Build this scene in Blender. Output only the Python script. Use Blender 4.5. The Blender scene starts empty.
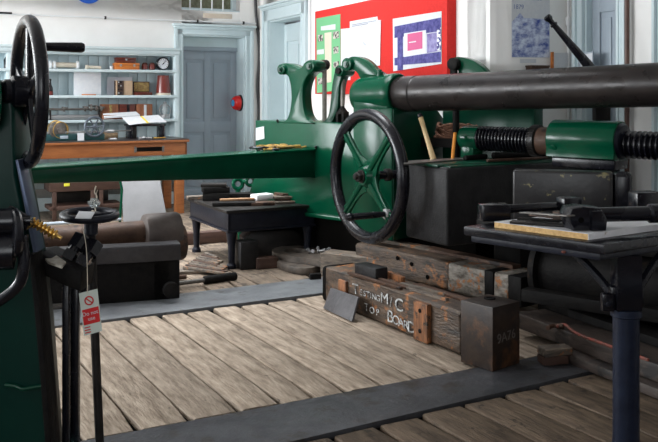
import bpy, bmesh, math, random
from mathutils import Vector, Matrix
R = random.Random(7)
sc = bpy.context.scene
col = sc.collection
CX, HY, F, H = 329.0, 92.0, 880.0, 1.6
V = Vector
Z = V((0, 0, 1))

# ---------- survey helpers: turn a measured direction plus a distance into a place in the room ----------
def at(px, py, Y): return V(((px-CX)/F*Y, Y, H-(py-HY)/F*Y))
def gp(px, py, z=0.0): return at(px, py, F*(H-z)/(py-HY))

class Fr:                                    # an upright frame of reference (origin on the floor, heading)
    def __init__(s, x, y, deg, z=0.0):
        s.deg = deg; s.rz = math.radians(deg)
        s.M = Matrix.Translation((x, y, z)) @ Matrix.Rotation(s.rz, 4, 'Z')
        s.I = s.M.inverted()
        s.x = V((math.cos(s.rz), math.sin(s.rz), 0)); s.y = V((-math.sin(s.rz), math.cos(s.rz), 0))
    def w(s, x, y, z=0.0): return s.M @ V((x, y, z))
    def l(s, p): return s.I @ p
    def hit(s, px, py, d=0.0):               # where a sight line meets the plane y=d of this frame -> local (x, z)
        c = s.I @ V((0, 0, H)); e = s.I @ at(px, py, 1.0); k = (d-c.y)/(e.y-c.y); p = c+(e-c)*k
        return p.x, p.z
    def hw(s, px, py, d=0.0):
        x, z = s.hit(px, py, d); return s.w(x, d, z)

# ---------- objects ----------
W = {}
def thing(name, label, cat, loc, rz=0.0, group=None):
    o = bpy.data.objects.new(name, None); col.objects.link(o)
    o.empty_display_size = .1
    o.location = loc; o.rotation_euler = (0, 0, rz)
    o['label'] = label; o['category'] = cat
    if group: o['group'] = group
    W[o.name] = Matrix.Translation(V(loc)) @ Matrix.Rotation(rz, 4, 'Z')
    return o

def copy_tree(o, parent=None):
    c = o.copy(); col.objects.link(c)
    if parent: c.parent = parent
    for ch in list(o.children): copy_tree(ch, c)
    return c

class MB:
    def __init__(s, M=None): s.bm = bmesh.new(); s.M = M or Matrix.Identity(4); s.uv = None
    def _merge(s, t, M=None):
        M = s.M @ M if M is not None else s.M
        bmesh.ops.transform(t, matrix=M, verts=t.verts)
        me = bpy.data.meshes.new('t'); t.to_mesh(me); t.free(); s.bm.from_mesh(me); bpy.data.meshes.remove(me)
        return s
    def box(s, x0, x1, y0, y1, z0, z1, b=0.0, M=None, seg=2):
        t = bmesh.new(); bmesh.ops.create_cube(t, size=1)
        for v in t.verts:
            v.co = V((x0 if v.co.x < 0 else x1, y0 if v.co.y < 0 else y1, z0 if v.co.z < 0 else z1))
        if b: bmesh.ops.bevel(t, geom=list(t.edges), offset=b, segments=seg, affect='EDGES', profile=.5)
        return s._merge(t, M)
    def rev(s, p, d, prof, seg=28, M=None, caps=True):
        d = V(d).normalized(); a = d.orthogonal().normalized(); c = d.cross(a)
        t = bmesh.new(); rings = []
        for r, h in prof:
            if r < 1e-5: rings.append([t.verts.new(V(p)+d*h)])
            else: rings.append([t.verts.new(V(p)+d*h+(a*math.cos(2*math.pi*k/seg)+c*math.sin(2*math.pi*k/seg))*r) for k in range(seg)])
        for A, B in zip(rings, rings[1:]):
            for k in range(seg):
                k2 = (k+1) % seg
                if len(A) == 1 and len(B) == 1: break
                if len(A) == 1: t.faces.new((A[0], B[k2], B[k]))
                elif len(B) == 1: t.faces.new((A[k], A[k2], B[0]))
                else: t.faces.new((A[k], A[k2], B[k2], B[k]))
        if caps:
            if len(rings[0]) > 1: t.faces.new(rings[0][::-1])
            if len(rings[-1]) > 1: t.faces.new(rings[-1])
        bmesh.ops.recalc_face_normals(t, faces=t.faces)
        return s._merge(t, M)
    def cyl(s, p0, p1, r0, r1=None, seg=24, b=0.0, M=None):
        p0 = V(p0); p1 = V(p1); L = (p1-p0).length; r1 = r0 if r1 is None else r1
        pr = [(r0, 0), (r1, L)] if not b else [(r0-b, 0), (r0-.3*b, .3*b), (r0, b), (r1, L-b), (r1-.3*b, L-.3*b), (r1-b, L)]
        return s.rev(p0, p1-p0, pr, seg, M)
    def sph(s, c, rx, ry=None, rz=None, seg=20, M=None):
        t = bmesh.new(); bmesh.ops.create_uvsphere(t, u_segments=seg, v_segments=seg//2, radius=1)
        for v in t.verts: v.co = V((v.co.x*rx, v.co.y*(ry or rx), v.co.z*(rz or rx)))+V(c)
        return s._merge(t, M)
    def tube(s, pts, r, seg=10, closed=False, M=None, up=None):
        pts = [V(p) for p in pts]; n = len(pts); t = bmesh.new(); rings = []
        nrm = None
        for i, p in enumerate(pts):
            if closed: tg = (pts[(i+1) % n]-pts[i-1]).normalized()
            else: tg = (pts[min(i+1, n-1)]-pts[max(i-1, 0)]).normalized()
            if up is not None: nrm = V(up)-tg*V(up).dot(tg)
            elif nrm is None: nrm = tg.orthogonal()
            else: nrm = nrm-tg*nrm.dot(tg)
            nrm.normalize(); bn = tg.cross(nrm)
            rr = r[i] if isinstance(r, (list, tuple)) else r
            rings.append([t.verts.new(p+(nrm*math.cos(2*math.pi*k/seg)+bn*math.sin(2*math.pi*k/seg))*rr) for k in range(seg)])
        m = n if closed else n-1
        for i in range(m):
            A = rings[i]; B = rings[(i+1) % n]
            for k in range(seg): t.faces.new((A[k], A[(k+1) % seg], B[(k+1) % seg], B[k]))
        if not closed: t.faces.new(rings[0][::-1]); t.faces.new(rings[-1])
        bmesh.ops.recalc_face_normals(t, faces=t.faces)
        return s._merge(t, M)
    def torus(s, c, n, Rr, r, seg=64, m=16):
        n = V(n).normalized(); a = n.orthogonal().normalized(); b = n.cross(a)
        return s.tube([V(c)+(a*math.cos(2*math.pi*k/seg)+b*math.sin(2*math.pi*k/seg))*Rr for k in range(seg)], r, m, True, up=n)
    def prism(s, pts, ext, b=0.0, M=None, seg=2):
        t = bmesh.new(); ext = V(ext)
        A = [t.verts.new(V(p)) for p in pts]; B = [t.verts.new(V(p)+ext) for p in pts]
        f0 = t.faces.new(A); f1 = t.faces.new(B[::-1]); n = len(pts)
        for k in range(n): t.faces.new((A[k], B[k], B[(k+1) % n], A[(k+1) % n]))
        bmesh.ops.recalc_face_normals(t, faces=t.faces)
        if b:
            ed = list({e for f in (f0, f1) for e in f.edges})
            bmesh.ops.bevel(t, geom=ed, offset=b, segments=seg, affect='EDGES', profile=.5)
        return s._merge(t, M)
    def rough(s, amt, cuts=3, seed=1):      # hand-worn, uneven surface
        rr = random.Random(seed)
        le = [e for e in s.bm.edges if e.calc_length() > .08]
        bmesh.ops.subdivide_edges(s.bm, edges=le, cuts=cuts, use_grid_fill=True)
        for v in s.bm.verts: v.co += V((rr.uniform(-1, 1), rr.uniform(-1, 1), rr.uniform(-1, 1)))*amt
        return s
    def obj(s, name, mat, ang=.6):
        bmesh.ops.recalc_face_normals(s.bm, faces=s.bm.faces) if s.uv else None
        for f in s.bm.faces: f.smooth = True
        for e in s.bm.edges:
            if len(e.link_faces) == 2 and e.calc_face_angle(0) > ang: e.smooth = False
        me = bpy.data.meshes.new(name); s.bm.to_mesh(me); s.bm.free()
        for m in (mat if isinstance(mat, (list, tuple)) else [mat]): me.materials.append(m)
        o = bpy.data.objects.new(name, me); col.objects.link(o); return o
    def part(s, name, mat, parent, label=None, ang=.6):
        Wm = W[parent.name]
        bmesh.ops.transform(s.bm, matrix=Wm.inverted(), verts=s.bm.verts)
        o = s.obj(name, mat, ang); o.parent = parent; W[o.name] = Wm
        if label: o['label'] = label
        return o
    def solo(s, name, label, cat, mat, rz=0.0, group=None, ang=.6, kind=None, loc=None):
        if loc is None:
            vs = [v.co for v in s.bm.verts]
            loc = V(((min(v.x for v in vs)+max(v.x for v in vs))/2, (min(v.y for v in vs)+max(v.y for v in vs))/2, min(v.z for v in vs)))
        Wm = Matrix.Translation(loc) @ Matrix.Rotation(rz, 4, 'Z')
        bmesh.ops.transform(s.bm, matrix=Wm.inverted(), verts=s.bm.verts)
        o = s.obj(name, mat, ang); o.location = loc; o.rotation_euler = (0, 0, rz); W[o.name] = Wm
        if label: o['label'] = label
        if cat: o['category'] = cat
        if group: o['group'] = group
        if kind: o['kind'] = kind
        return o
    def struct(s, name, mat, rz=0.0, label=None, cat=None, loc=None): return s.solo(name, label, cat, mat, rz, kind='structure', loc=loc)

def text_mesh(txt, size, depth=.0015):
    c = bpy.data.curves.new('t', 'FONT'); c.body = txt; c.size = size; c.extrude = depth; c.align_x = 'CENTER'; c.align_y = 'CENTER'
    c.space_line = .95
    o = bpy.data.objects.new('t', c); col.objects.link(o)
    dg = bpy.context.evaluated_depsgraph_get(); me = bpy.data.meshes.new_from_object(o.evaluated_get(dg))
    bpy.data.objects.remove(o); bpy.data.curves.remove(c); return me
def text_on(mb, txt, size, M, depth=.0015):       # lettering added to a mesh; M maps text x/y plane into the world
    me = text_mesh(txt, size, depth); t = bmesh.new(); t.from_mesh(me); bpy.data.meshes.remove(me); mb._merge(t, M)
def basis(o, x, y):
    x = V(x).normalized(); y = V(y); y = (y-x*y.dot(x)).normalized(); z = x.cross(y)
    m = Matrix((x, y, z)).transposed().to_4x4(); m.translation = V(o); return m
def cat(pts, n=5, closed=False):                   # smooth curve through points
    P = [V(p) for p in pts]; out = []; N = len(P)
    rng = range(N) if closed else range(N-1)
    for i in rng:
        p0 = P[(i-1) % N] if closed or i > 0 else P[0]; p1 = P[i]; p2 = P[(i+1) % N]; p3 = P[(i+2) % N] if closed or i+2 < N else P[-1]
        for k in range(n):
            t = k/n
            out.append(.5*((2*p1)+(p2-p0)*t+(2*p0-5*p1+4*p2-p3)*t*t+(3*p1-p0-3*p2+p3)*t**3))
    if not closed: out.append(P[-1])
    return out

# ---------- materials ----------
def mat(name, c, rough=.5, metal=0.0, c2=None, scale=6.0, stretch=(1, 1, 1), bump=.0, bscale=30.0, lo=.35, hi=.65, c3=None, s3=3.0, t3=.6, island=0.0, coat=0.0, emit=None, trans=0.0, spec=None, detail=6.0, rvar=0.0, w3=.06):
    m = bpy.data.materials.new(name); m.use_nodes = True; nt = m.node_tree; N = nt.nodes; L = nt.links
    b = N['Principled BSDF']; b.inputs['Roughness'].default_value = rough; b.inputs['Metallic'].default_value = metal
    b.inputs['Base Color'].default_value = (*c, 1)
    if coat: b.inputs['Coat Weight'].default_value = coat; b.inputs['Coat Roughness'].default_value = .12
    if trans: b.inputs['Transmission Weight'].default_value = trans
    if spec is not None: b.inputs['Specular IOR Level'].default_value = spec
    tc = N.new('ShaderNodeTexCoord'); mp = N.new('ShaderNodeMapping'); mp.inputs['Scale'].default_value = stretch
    L.new(tc.outputs['Object'], mp.inputs['Vector']); vec = mp.outputs['Vector']
    cur = None
    if c2:
        n = N.new('ShaderNodeTexNoise'); n.inputs['Scale'].default_value = scale; n.inputs['Detail'].default_value = detail; n.inputs['Roughness'].default_value = .65
        L.new(vec, n.inputs['Vector'])
        r = N.new('ShaderNodeValToRGB'); r.color_ramp.elements[0].position = lo; r.color_ramp.elements[1].position = hi
        r.color_ramp.elements[0].color = (*c, 1); r.color_ramp.elements[1].color = (*c2, 1)
        L.new(n.outputs['Fac'], r.inputs['Fac']); cur = r.outputs['Color']
        if island:
            g = N.new('ShaderNodeNewGeometry'); ad = N.new('ShaderNodeVectorMath'); ad.operation = 'ADD'
            mu = N.new('ShaderNodeMath'); mu.operation = 'MULTIPLY'; mu.inputs[1].default_value = 37.0
            L.new(g.outputs['Random Per Island'], mu.inputs[0]); L.new(vec, ad.inputs[0]); L.new(mu.outputs[0], ad.inputs[1]); L.new(ad.outputs[0], n.inputs['Vector'])
            hs = N.new('ShaderNodeHueSaturation'); mr = N.new('ShaderNodeMapRange'); mr.inputs['To Min'].default_value = 1-island; mr.inputs['To Max'].default_value = 1+island
            L.new(g.outputs['Random Per Island'], mr.inputs['Value']); L.new(mr.outputs[0], hs.inputs['Value']); L.new(cur, hs.inputs['Color']); cur = hs.outputs['Color']
    if c3:
        n3 = N.new('ShaderNodeTexNoise'); n3.inputs['Scale'].default_value = s3; n3.inputs['Detail'].default_value = 5; n3.inputs['Roughness'].default_value = .7
        L.new(tc.outputs['Object'], n3.inputs['Vector'])
        r3 = N.new('ShaderNodeValToRGB'); r3.color_ramp.elements[0].position = t3; r3.color_ramp.elements[1].position = min(1, t3+w3)
        r3.color_ramp.elements[0].color = (0, 0, 0, 1); r3.color_ramp.elements[1].color = (1, 1, 1, 1)
        L.new(n3.outputs['Fac'], r3.inputs['Fac'])
        mx = N.new('ShaderNodeMixRGB'); L.new(r3.outputs['Color'], mx.inputs['Fac'])
        if cur: L.new(cur, mx.inputs['Color1'])
        else: mx.inputs['Color1'].default_value = (*c, 1)
        mx.inputs['Color2'].default_value = (*c3, 1); cur = mx.outputs['Color']
    if cur: L.new(cur, b.inputs['Base Color'])
    if rvar:
        nr = N.new('ShaderNodeTexNoise'); nr.inputs['Scale'].default_value = 9; nr.inputs['Detail'].default_value = 6; L.new(tc.outputs['Object'], nr.inputs['Vector'])
        mr2 = N.new('ShaderNodeMapRange'); mr2.inputs['From Min'].default_value = .3; mr2.inputs['From Max'].default_value = .7
        mr2.inputs['To Min'].default_value = max(.05, rough-rvar); mr2.inputs['To Max'].default_value = min(1, rough+rvar)
        L.new(nr.outputs['Fac'], mr2.inputs['Value']); L.new(mr2.outputs[0], b.inputs['Roughness'])
    if bump:
        n2 = N.new('ShaderNodeTexNoise'); n2.inputs['Scale'].default_value = bscale; n2.inputs['Detail'].default_value = 5
        L.new(vec, n2.inputs['Vector']); bp = N.new('ShaderNodeBump'); bp.inputs['Strength'].default_value = bump; bp.inputs['Distance'].default_value = .01
        L.new(n2.outputs['Fac'], bp.inputs['Height']); L.new(bp.outputs['Normal'], b.inputs['Normal'])
    if emit: b.inputs['Emission Color'].default_value = (*emit[:3], 1); b.inputs['Emission Strength'].default_value = emit[3]
    return m

GREEN = mat('green_enamel', (.0008, .052, .025), .2, c2=(.0012, .064, .030), scale=3, bump=.05, bscale=10, spec=.2, c3=(.001, .028, .014), s3=7, t3=.68, rvar=.05)
GDARK = mat('dark_green_enamel', (.0015, .036, .020), .28, c2=(.002, .05, .026), scale=4, bump=.06, bscale=12, spec=.3)
GLATHE = mat('dark_teal_paint', (.01, .045, .05), .4, c2=(.015, .06, .06), scale=8)
BLACK = mat('black_paint', (.005, .005, .008), .25, c2=(.009, .009, .013), scale=9, bump=.05, bscale=14, spec=.4, rvar=.08)
IRON = mat('dark_iron', (.010, .009, .009), .4, .1, c2=(.022, .019, .017), scale=9, bump=.2, bscale=45, c3=(.04, .026, .017), s3=6, t3=.62, rvar=.12, spec=.3)
BARM = mat('brown_black_iron', (.016, .013, .0125), .33, .2, c2=(.028, .022, .021), scale=7, bump=.1, bscale=30, c3=(.05, .04, .037), s3=5, t3=.66, rvar=.1, spec=.35)
DULL = mat('dull_black_iron', (.0045, .004, .0045), .6, c2=(.011, .010, .009), scale=12, bump=.3, bscale=50, c3=(.022, .015, .010), s3=9, t3=.64, spec=.12)
RUST = mat('brown_rust_iron', (.050, .027, .018), .55, .1, c2=(.105, .058, .038), scale=6, bump=.25, bscale=40, c3=(.022, .015, .013), s3=5, t3=.57, spec=.3)
STEEL = mat('worn_steel', (.20, .185, .17), .35, .4, c2=(.10, .09, .08), scale=14, bump=.15, bscale=50)
BRIGHT = mat('bright_steel', (.5, .5, .5), .3, .5, c2=(.3, .3, .31), scale=20)
BLOCKM = mat('heat_stained_iron', (.040, .025, .017), .45, .2, c2=(.012, .010, .011), scale=5, bump=.15, bscale=30, c3=(.15, .065, .025), s3=4, t3=.5, w3=.2)
BOXM = mat('grey_black_iron', (.012, .0115, .012), .5, c2=(.024, .023, .024), scale=8, bump=.3, bscale=60, c3=(.06, .056, .052), s3=24, t3=.68, rvar=.1, spec=.25)
NAVY = mat('dark_navy_paint', (.006, .007, .013), .4, c2=(.012, .014, .024), scale=14, bump=.2, bscale=40, c3=(.07, .07, .085), s3=28, t3=.72, spec=.3)
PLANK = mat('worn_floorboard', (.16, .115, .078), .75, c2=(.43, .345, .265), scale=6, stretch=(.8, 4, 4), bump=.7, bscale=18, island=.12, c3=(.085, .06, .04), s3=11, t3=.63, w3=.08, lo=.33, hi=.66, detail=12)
PLANKF = mat('shaded_floorboard', (.055, .038, .025), .65, c2=(.17, .12, .08), scale=6, stretch=(.8, 4, 4), bump=.7, bscale=18, island=.12, c3=(.03, .022, .015), s3=9, t3=.58, w3=.08, lo=.33, hi=.66, detail=12, spec=.3)  # foreground boards, shade put into their colour
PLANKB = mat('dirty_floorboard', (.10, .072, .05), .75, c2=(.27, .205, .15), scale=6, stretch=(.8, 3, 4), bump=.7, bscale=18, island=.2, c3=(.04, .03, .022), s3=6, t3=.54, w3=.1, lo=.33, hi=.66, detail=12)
PLATEM = mat('brown_grey_plate', (.06, .05, .042), .5, .2, c2=(.13, .105, .085), scale=9, bump=.3, bscale=40, c3=(.24, .09, .03), s3=14, t3=.66)
COLM = mat('blue_black_paint', (.006, .009, .022), .4, c2=(.011, .017, .036), scale=14, bump=.2, bscale=40, c3=(.07, .08, .12), s3=30, t3=.7, spec=.3)
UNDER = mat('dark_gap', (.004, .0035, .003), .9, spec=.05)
PLATE = mat('grey_iron_plate', (.125, .13, .14), .45, .1, c2=(.18, .19, .20), scale=4, bump=.25, bscale=45, c3=(.09, .088, .085), s3=7, t3=.6, rvar=.1)
PLATED = mat('dark_iron_plate', (.036, .037, .042), .45, .1, c2=(.07, .072, .08), scale=4, bump=.3, bscale=45, c3=(.035, .03, .026), s3=6, t3=.56, rvar=.12)
TIMBER = mat('oily_timber', (.020, .014, .011), .5, c2=(.13, .085, .055), scale=6, stretch=(1, 4, 4), bump=.7, bscale=22, c3=(.42, .15, .035), s3=7, t3=.55, w3=.12)
TIMBG = mat('grey_worn_timber', (.04, .031, .025), .6, c2=(.20, .155, .115), scale=7, stretch=(1, 5, 5), bump=.7, bscale=25, c3=(.34, .13, .04), s3=9, t3=.6)
TIMBL = mat('pale_flaking_timber', (.06, .045, .032), .7, c2=(.33, .30, .26), scale=11, stretch=(1, 2, 2), bump=.7, bscale=30, c3=(.32, .12, .035), s3=8, t3=.55)
BATTEN = mat('orange_brown_batten', (.06, .028, .014), .6, c2=(.34, .13, .045), scale=7, stretch=(4, 4, 1), bump=.4, c3=(.03, .02, .014), s3=9, t3=.56)
BENCH = mat('orange_bench_wood', (.36, .125, .035), .5, c2=(.24, .075, .02), scale=5, stretch=(1, 8, 8), bump=.15, c3=(.09, .035, .015), s3=9, t3=.64)
BTOP = mat('dark_bench_top', (0.0210, 0.0196, 0.0210), .3, c2=(0.0420, 0.0315, 0.0280), scale=8)
BROWN = mat('dark_brown_wood', (0.0450, 0.0210, 0.0150), .55, c2=(0.0720, 0.0360, 0.0240), scale=6, stretch=(1, 6, 6), bump=.2)
REDW = mat('red_mahogany', (0.1520, 0.0240, 0.0112), .35, c2=(0.0800, 0.0144, 0.0080), scale=6, stretch=(1, 6, 6))
ORAW = mat('orange_box_wood', (.62, .20, .035), .4, c2=(.48, .13, .02), scale=6, stretch=(1, 6, 6))
MIDW = mat('brown_box_wood', (.33, .12, .05), .5, c2=(.19, .06, .025), scale=7, stretch=(6, 1, 1))
PALEW = mat('pale_wood', (.60, .42, .28), .6, c2=(.5, .34, .22), scale=8)
HANDW = mat('hammer_handle_wood', (.75, .55, .30), .45, c2=(.66, .45, .22), scale=9, stretch=(5, 5, 1))
CHIP = mat('raw_chipboard', (.75, .50, .22), .8, c2=(.55, .33, .13), scale=60, bump=.4, bscale=90)
LAMW = mat('white_laminate', (.82, .82, .84), .35, c2=(.68, .68, .70), scale=8, c3=(.40, .36, .30), s3=14, t3=.66)
BLUEP = mat('pale_blue_paint', (.60, .71, .74), .5, c2=(.65, .755, .78), scale=4, bump=.05, bscale=20)
BLUEB = mat('grey_blue_boarding', (.49, .60, .64), .55, c2=(.53, .64, .675), scale=4, bump=.05)
GREYD = mat('grey_door_paint', (.33, .385, .44), .5, c2=(.36, .415, .47), scale=3, bump=.05, bscale=15)
PLAST = mat('white_plaster', (.88, .865, .84), .85, c2=(.92, .91, .89), scale=2.5, bump=.2, bscale=9, c3=(.74, .69, .62), s3=2.2, t3=.72, w3=.12)
WHITE = mat('white_paint', (.78, .79, .80), .5)
PAPER = mat('white_paper', (.70, .71, .73), .7, c2=(.63, .65, .69), scale=25)
REDF = mat('red_felt', (.60, .012, .008), .8, c2=(.67, .018, .012), scale=30)
REDP = mat('red_plastic', (.72, .012, .010), .25, coat=.3)
REDL = mat('red_print', (.60, .01, .012), .6)
GREENC = mat('light_green_card', (.17, .48, .23), .7)
BLUEI = mat('blue_print', (.035, .06, .30), .7, c2=(.45, .52, .80), scale=26, lo=.42, hi=.62)
BLUEI2 = mat('violet_blue_print', (.028, .024, .16), .7, c2=(.12, .11, .33), scale=16)
PINK = mat('pink_print', (.60, .11, .25), .7)
BLUES = mat('blue_sign', (.01, .09, .48), .4); BLUES2 = mat('light_blue_sign', (.05, .38, .72), .4)
BRASS = mat('brass', (.75, .48, .14), .28, .9, c2=(.5, .3, .08), scale=30)
YCLOTH = mat('yellow_webbing', (.50, .30, .04), .8, c2=(.10, .06, .03), scale=22, bump=.5)
CHALK = mat('white_chalk', (.58, .60, .60), .9, c2=(.12, .11, .10), scale=45, lo=.42, hi=.62)
CHALK2 = mat('faint_chalk', (.10, .085, .075), .9)
CABLE = mat('black_cable', (.012, .012, .014), .5)
ROPE = mat('brown_rope', (.20, .09, .05), .9, c2=(.09, .04, .025), scale=50, bump=.6)
PLASTIC = mat('clear_plastic', (.8, .85, .85), .1, trans=.8)
COPPER = mat('brown_pipe', (.14, .07, .05), .45, c2=(.09, .045, .035), scale=9)
HESS = mat('green_grey_glass', (.10, .105, .05), .3, c2=(.20, .21, .13), scale=18)
GOLD = mat('gold_lining', (.50, .36, .12), .5, c2=(.22, .13, .05), scale=40)
MAROON = mat('maroon_leather', (.16, .018, .012), .3, coat=.4)
CREAM = mat('cream', (.70, .62, .50), .6)
GLASSM = mat('lantern_glass', (.6, .65, .66), .1, trans=.5)
DIRT = mat('dirty_floor', (.045, .038, .03), .85, c2=(.08, .065, .05), scale=4, bump=.3)
LINK = mat('worn_link_steel', (.16, .14, .12), .4, c2=(.26, .235, .21), scale=14)
ORST = mat('orange_stick', (.75, .28, .03), .5)
GRAYB = mat('grey_white_board', (.17, .17, .175), .5, c2=(.13, .13, .135), scale=3)
REDR = mat('red_rusty_rod', (.30, .055, .035), .6, c2=(.12, .06, .045), scale=30)

# ---------- frames of the room ----------
FB = Fr(-3.16, 12.14, 27.03)                 # back wall, y into the wall
kc, _ = FB.hit(259, 200)
C0 = FB.w(kc, 0)
FR = Fr(C0.x, C0.y, -66.15)                  # right wall with the notice board
x490, _ = FR.hit(490, 90)
C1 = FR.w(x490, 0)
FA = Fr(C1.x, C1.y, 23.85)                   # short wall with the poster
x570, _ = FA.hit(570, 90)
C2 = FA.w(x570, 0)
FS = Fr(C2.x, C2.y, -66.15)                  # nearer side wall with the grey door
FM = Fr(-.13, 8.2, -43.46)                   # testing machine: x along its axis, y into it
# ================= FLOOR =================
FF = Fr(0, 0, 118.6)
def line(a, b):
    p = FF.l(gp(*a)); q = FF.l(gp(*b)); k = (q.x-p.x)/(q.y-p.y); return lambda y: p.x+k*(y-p.y)
bN, bF = line((36.6, 329), (240, 303.8)), line((35, 311), (240, 287))
fF, fN = line((110, 436), (455, 372)), line((300, 441), (589, 372.5))
fl = MB(FF.M)
def plank(x0, x1, y0, y1, z=0.0, g=.003):
    n = max(3, int((x1-x0)/.28)); rings = []; t = bmesh.new()
    ph = R.random()*6; zo = z+R.uniform(-.004, .002); ta = R.uniform(-.002, .002)
    for i in range(n+1):
        s = i/n; x = x0+(x1-x0)*s; e = .012 if i in (0, n) else 0
        a = y0+g+R.uniform(0, .005)+e; b = y1-g-R.uniform(0, .005)-e; zz = zo+.002*math.sin(ph+x*3)-(.005 if e else 0)
        rings.append([t.verts.new((x, a, zz-.03)), t.verts.new((x, a, zz-.010)), t.verts.new((x, a+.003, zz-.003)), t.verts.new((x, a+.011, zz+ta)),
                      t.verts.new((x, b-.011, zz-ta)), t.verts.new((x, b-.003, zz-.003)), t.verts.new((x, b, zz-.010)), t.verts.new((x, b, zz-.03))])
    for A, B in zip(rings, rings[1:]):
        for k in range(7): t.faces.new((A[k], B[k], B[k+1], A[k+1]))
    t.faces.new(rings[0]); t.faces.new(rings[-1][::-1])
    bmesh.ops.recalc_face_normals(t, faces=t.faces)
    k0 = len(fl.bm.faces); fl._merge(t); fl.bm.faces.ensure_lookup_table()
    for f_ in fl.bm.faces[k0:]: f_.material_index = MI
MI = 0
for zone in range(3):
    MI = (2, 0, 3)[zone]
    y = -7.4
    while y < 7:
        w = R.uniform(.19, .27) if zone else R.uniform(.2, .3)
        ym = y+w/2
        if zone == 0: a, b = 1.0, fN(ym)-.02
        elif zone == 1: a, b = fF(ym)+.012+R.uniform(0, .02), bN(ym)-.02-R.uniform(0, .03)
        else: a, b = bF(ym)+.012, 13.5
        if b-a > .3:
            if zone == 2:
                j = a+R.uniform(.8, 2.5)
                plank(a, j, y, y+w); plank(j+.008, b, y, y+w)
            else:
                plank(a, b, y, y+w)
                if w > .24 and R.random() < .5: pass
        y += w
nb = len(fl.bm.faces)
fl.box(-1, 14.5, -8, 8, -.06, -.035)
fl.bm.faces.ensure_lookup_table()
for f in fl.bm.faces[nb:]: f.material_index = 1
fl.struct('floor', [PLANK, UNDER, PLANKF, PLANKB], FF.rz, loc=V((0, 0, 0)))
def plate(f0, f1, y0, y1, m, label):
    mb = MB(FF.M)
    mb.prism([(f0(y0)+.006, y0, -.03), (f1(y0)-.006, y0, -.03), (f1(y1)-.006, y1, -.03), (f0(y1)+.006, y1, -.03)], (0, 0, .035), .003)
    return mb.solo('floor_plate', label, 'floor plate', m, FF.rz)
yy = lambda p: FF.l(gp(*p)).y
ys = sorted([yy((1, 333)), yy((345, 286))]); ys[0] -= .25; ys[1] += .3
plate(bN, bF, yy((352, 280)), yy((-30, 337)), PLATE, 'pale blue-grey iron strip let into the floorboards nearer the back bench')
plate(fN, fF, yy((640, 352)), yy((60, 449))+.5, PLATED, 'broad dark grey iron strip across the foreground floor under the iron block')

# ================= WALLS =================
def wall(fr, x0, x1, z1, holes, name, m, thick=.42, z0=0.0, y0=0.0):
    mb = MB(fr.M)
    xs = sorted({x0, x1, *[h[0] for h in holes], *[h[1] for h in holes]}); zs = sorted({z0, z1, *[h[2] for h in holes], *[h[3] for h in holes]})
    for a, b in zip(xs, xs[1:]):
        for c, d in zip(zs, zs[1:]):
            mx, mz = (a+b)/2, (c+d)/2
            if any(h[0] < mx < h[1] and h[2] < mz < h[3] for h in holes): continue
            mb.box(a, b, y0, y0+thick, c, d)
    bmesh.ops.remove_doubles(mb.bm, verts=mb.bm.verts, dist=1e-5)
    return mb.struct(name, m, fr.rz)
CEIL = 4.3
d0, dt = FB.hit(182, 34.5); d1, _ = FB.hit(245, 34.5)
w0, wb = FB.hit(181.5, 9.5); w1, _ = FB.hit(240, 10)
wall(FB, -7.2, kc+.42, CEIL, [(d0, d1, 0, dt), (w0, w1, wb, 3.7)], 'wall_back', PLAST)
r0, rt = FR.hit(269.6, 21.6); r1, rt2 = FR.hit(303, 13.5); rt = (rt+rt2)/2
wall(FR, 0, x490-.0, CEIL, [(r0, r1, 0, rt)], 'wall_right', PLAST, thick=.42)
wall(FA, 0.42, x570+.42, CEIL, [], 'wall_alcove', PLAST, thick=.42)
MB(FA.M).box(0, .42, 0, .42, 0, CEIL, .06, seg=4).struct('wall_corner', PLAST, FA.rz)
s0, _ = FS.hit(585, 40); s1, _ = FS.hit(619, 40); sx1 = 8.6
wall(FS, 0, sx1, CEIL, [(s0, s1, 0, 2.6)], 'wall_right', PLAST, thick=.42)
# left wall with the daylight windows, and the wall behind the viewer
FL = Fr(*FB.w(-7.2, 0).xy, -66.15)
LWIN = [(1.2, 3.2, 1.2, 3.9), (4.2, 6.2, 1.2, 3.9), (7.2, 9.2, 1.2, 3.9), (10.2, 12.2, 1.2, 3.9)]
wall(FL, -.4, 13.8, CEIL, LWIN, 'wall_left', PLAST, thick=.4, y0=-.4)
e0 = FL.w(13.8, 0); e1 = FS.w(sx1, 0)
dv = e1-e0; FK = Fr(e1.x, e1.y, math.degrees(math.atan2(-dv.y, -dv.x)))
wall(FK, 0, dv.length, CEIL, [(dv.length-5.2, dv.length-3.0, 1.0, 3.8), (dv.length-2.3, dv.length-.5, 1.0, 3.8)], 'wall_front', mat('brown_brick', (.10, .065, .05), .9, c2=(.16, .10, .08), scale=9), thick=.4)
ce = MB()
q = [FB.w(-7.7, .5), FB.w(kc+2.6, .5), e1+V((.6, -.5, 0)), e0+V((-.6, -.5, 0))]
SK = (-3.6, .4, 6.8, 10.6)      # opening of an added skylight, placed to light shelves and door
qs = [V((p.x, p.y, CEIL)) for p in q]
hs_ = [V((SK[0], SK[3], CEIL)), V((SK[1], SK[3], CEIL)), V((SK[1], SK[2], CEIL)), V((SK[0], SK[2], CEIL))]
for k in range(4): ce.prism([qs[k], qs[(k+1) % 4], hs_[(k+1) % 4], hs_[k]], (0, 0, .15))
sk = MB()
for i in range(5): x = SK[0]+(SK[1]-SK[0])*i/4; sk.box(x-.03, x+.03, SK[2], SK[3], CEIL+.05, CEIL+.12)
for i in range(4): y = SK[2]+(SK[3]-SK[2])*i/3; sk.box(SK[0], SK[1], y-.03, y+.03, CEIL+.05, CEIL+.12)
sk.struct('window_8', WHITE)
ce.struct('ceiling', mat('grey_ceiling', (.75, .74, .72), .9))
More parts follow.
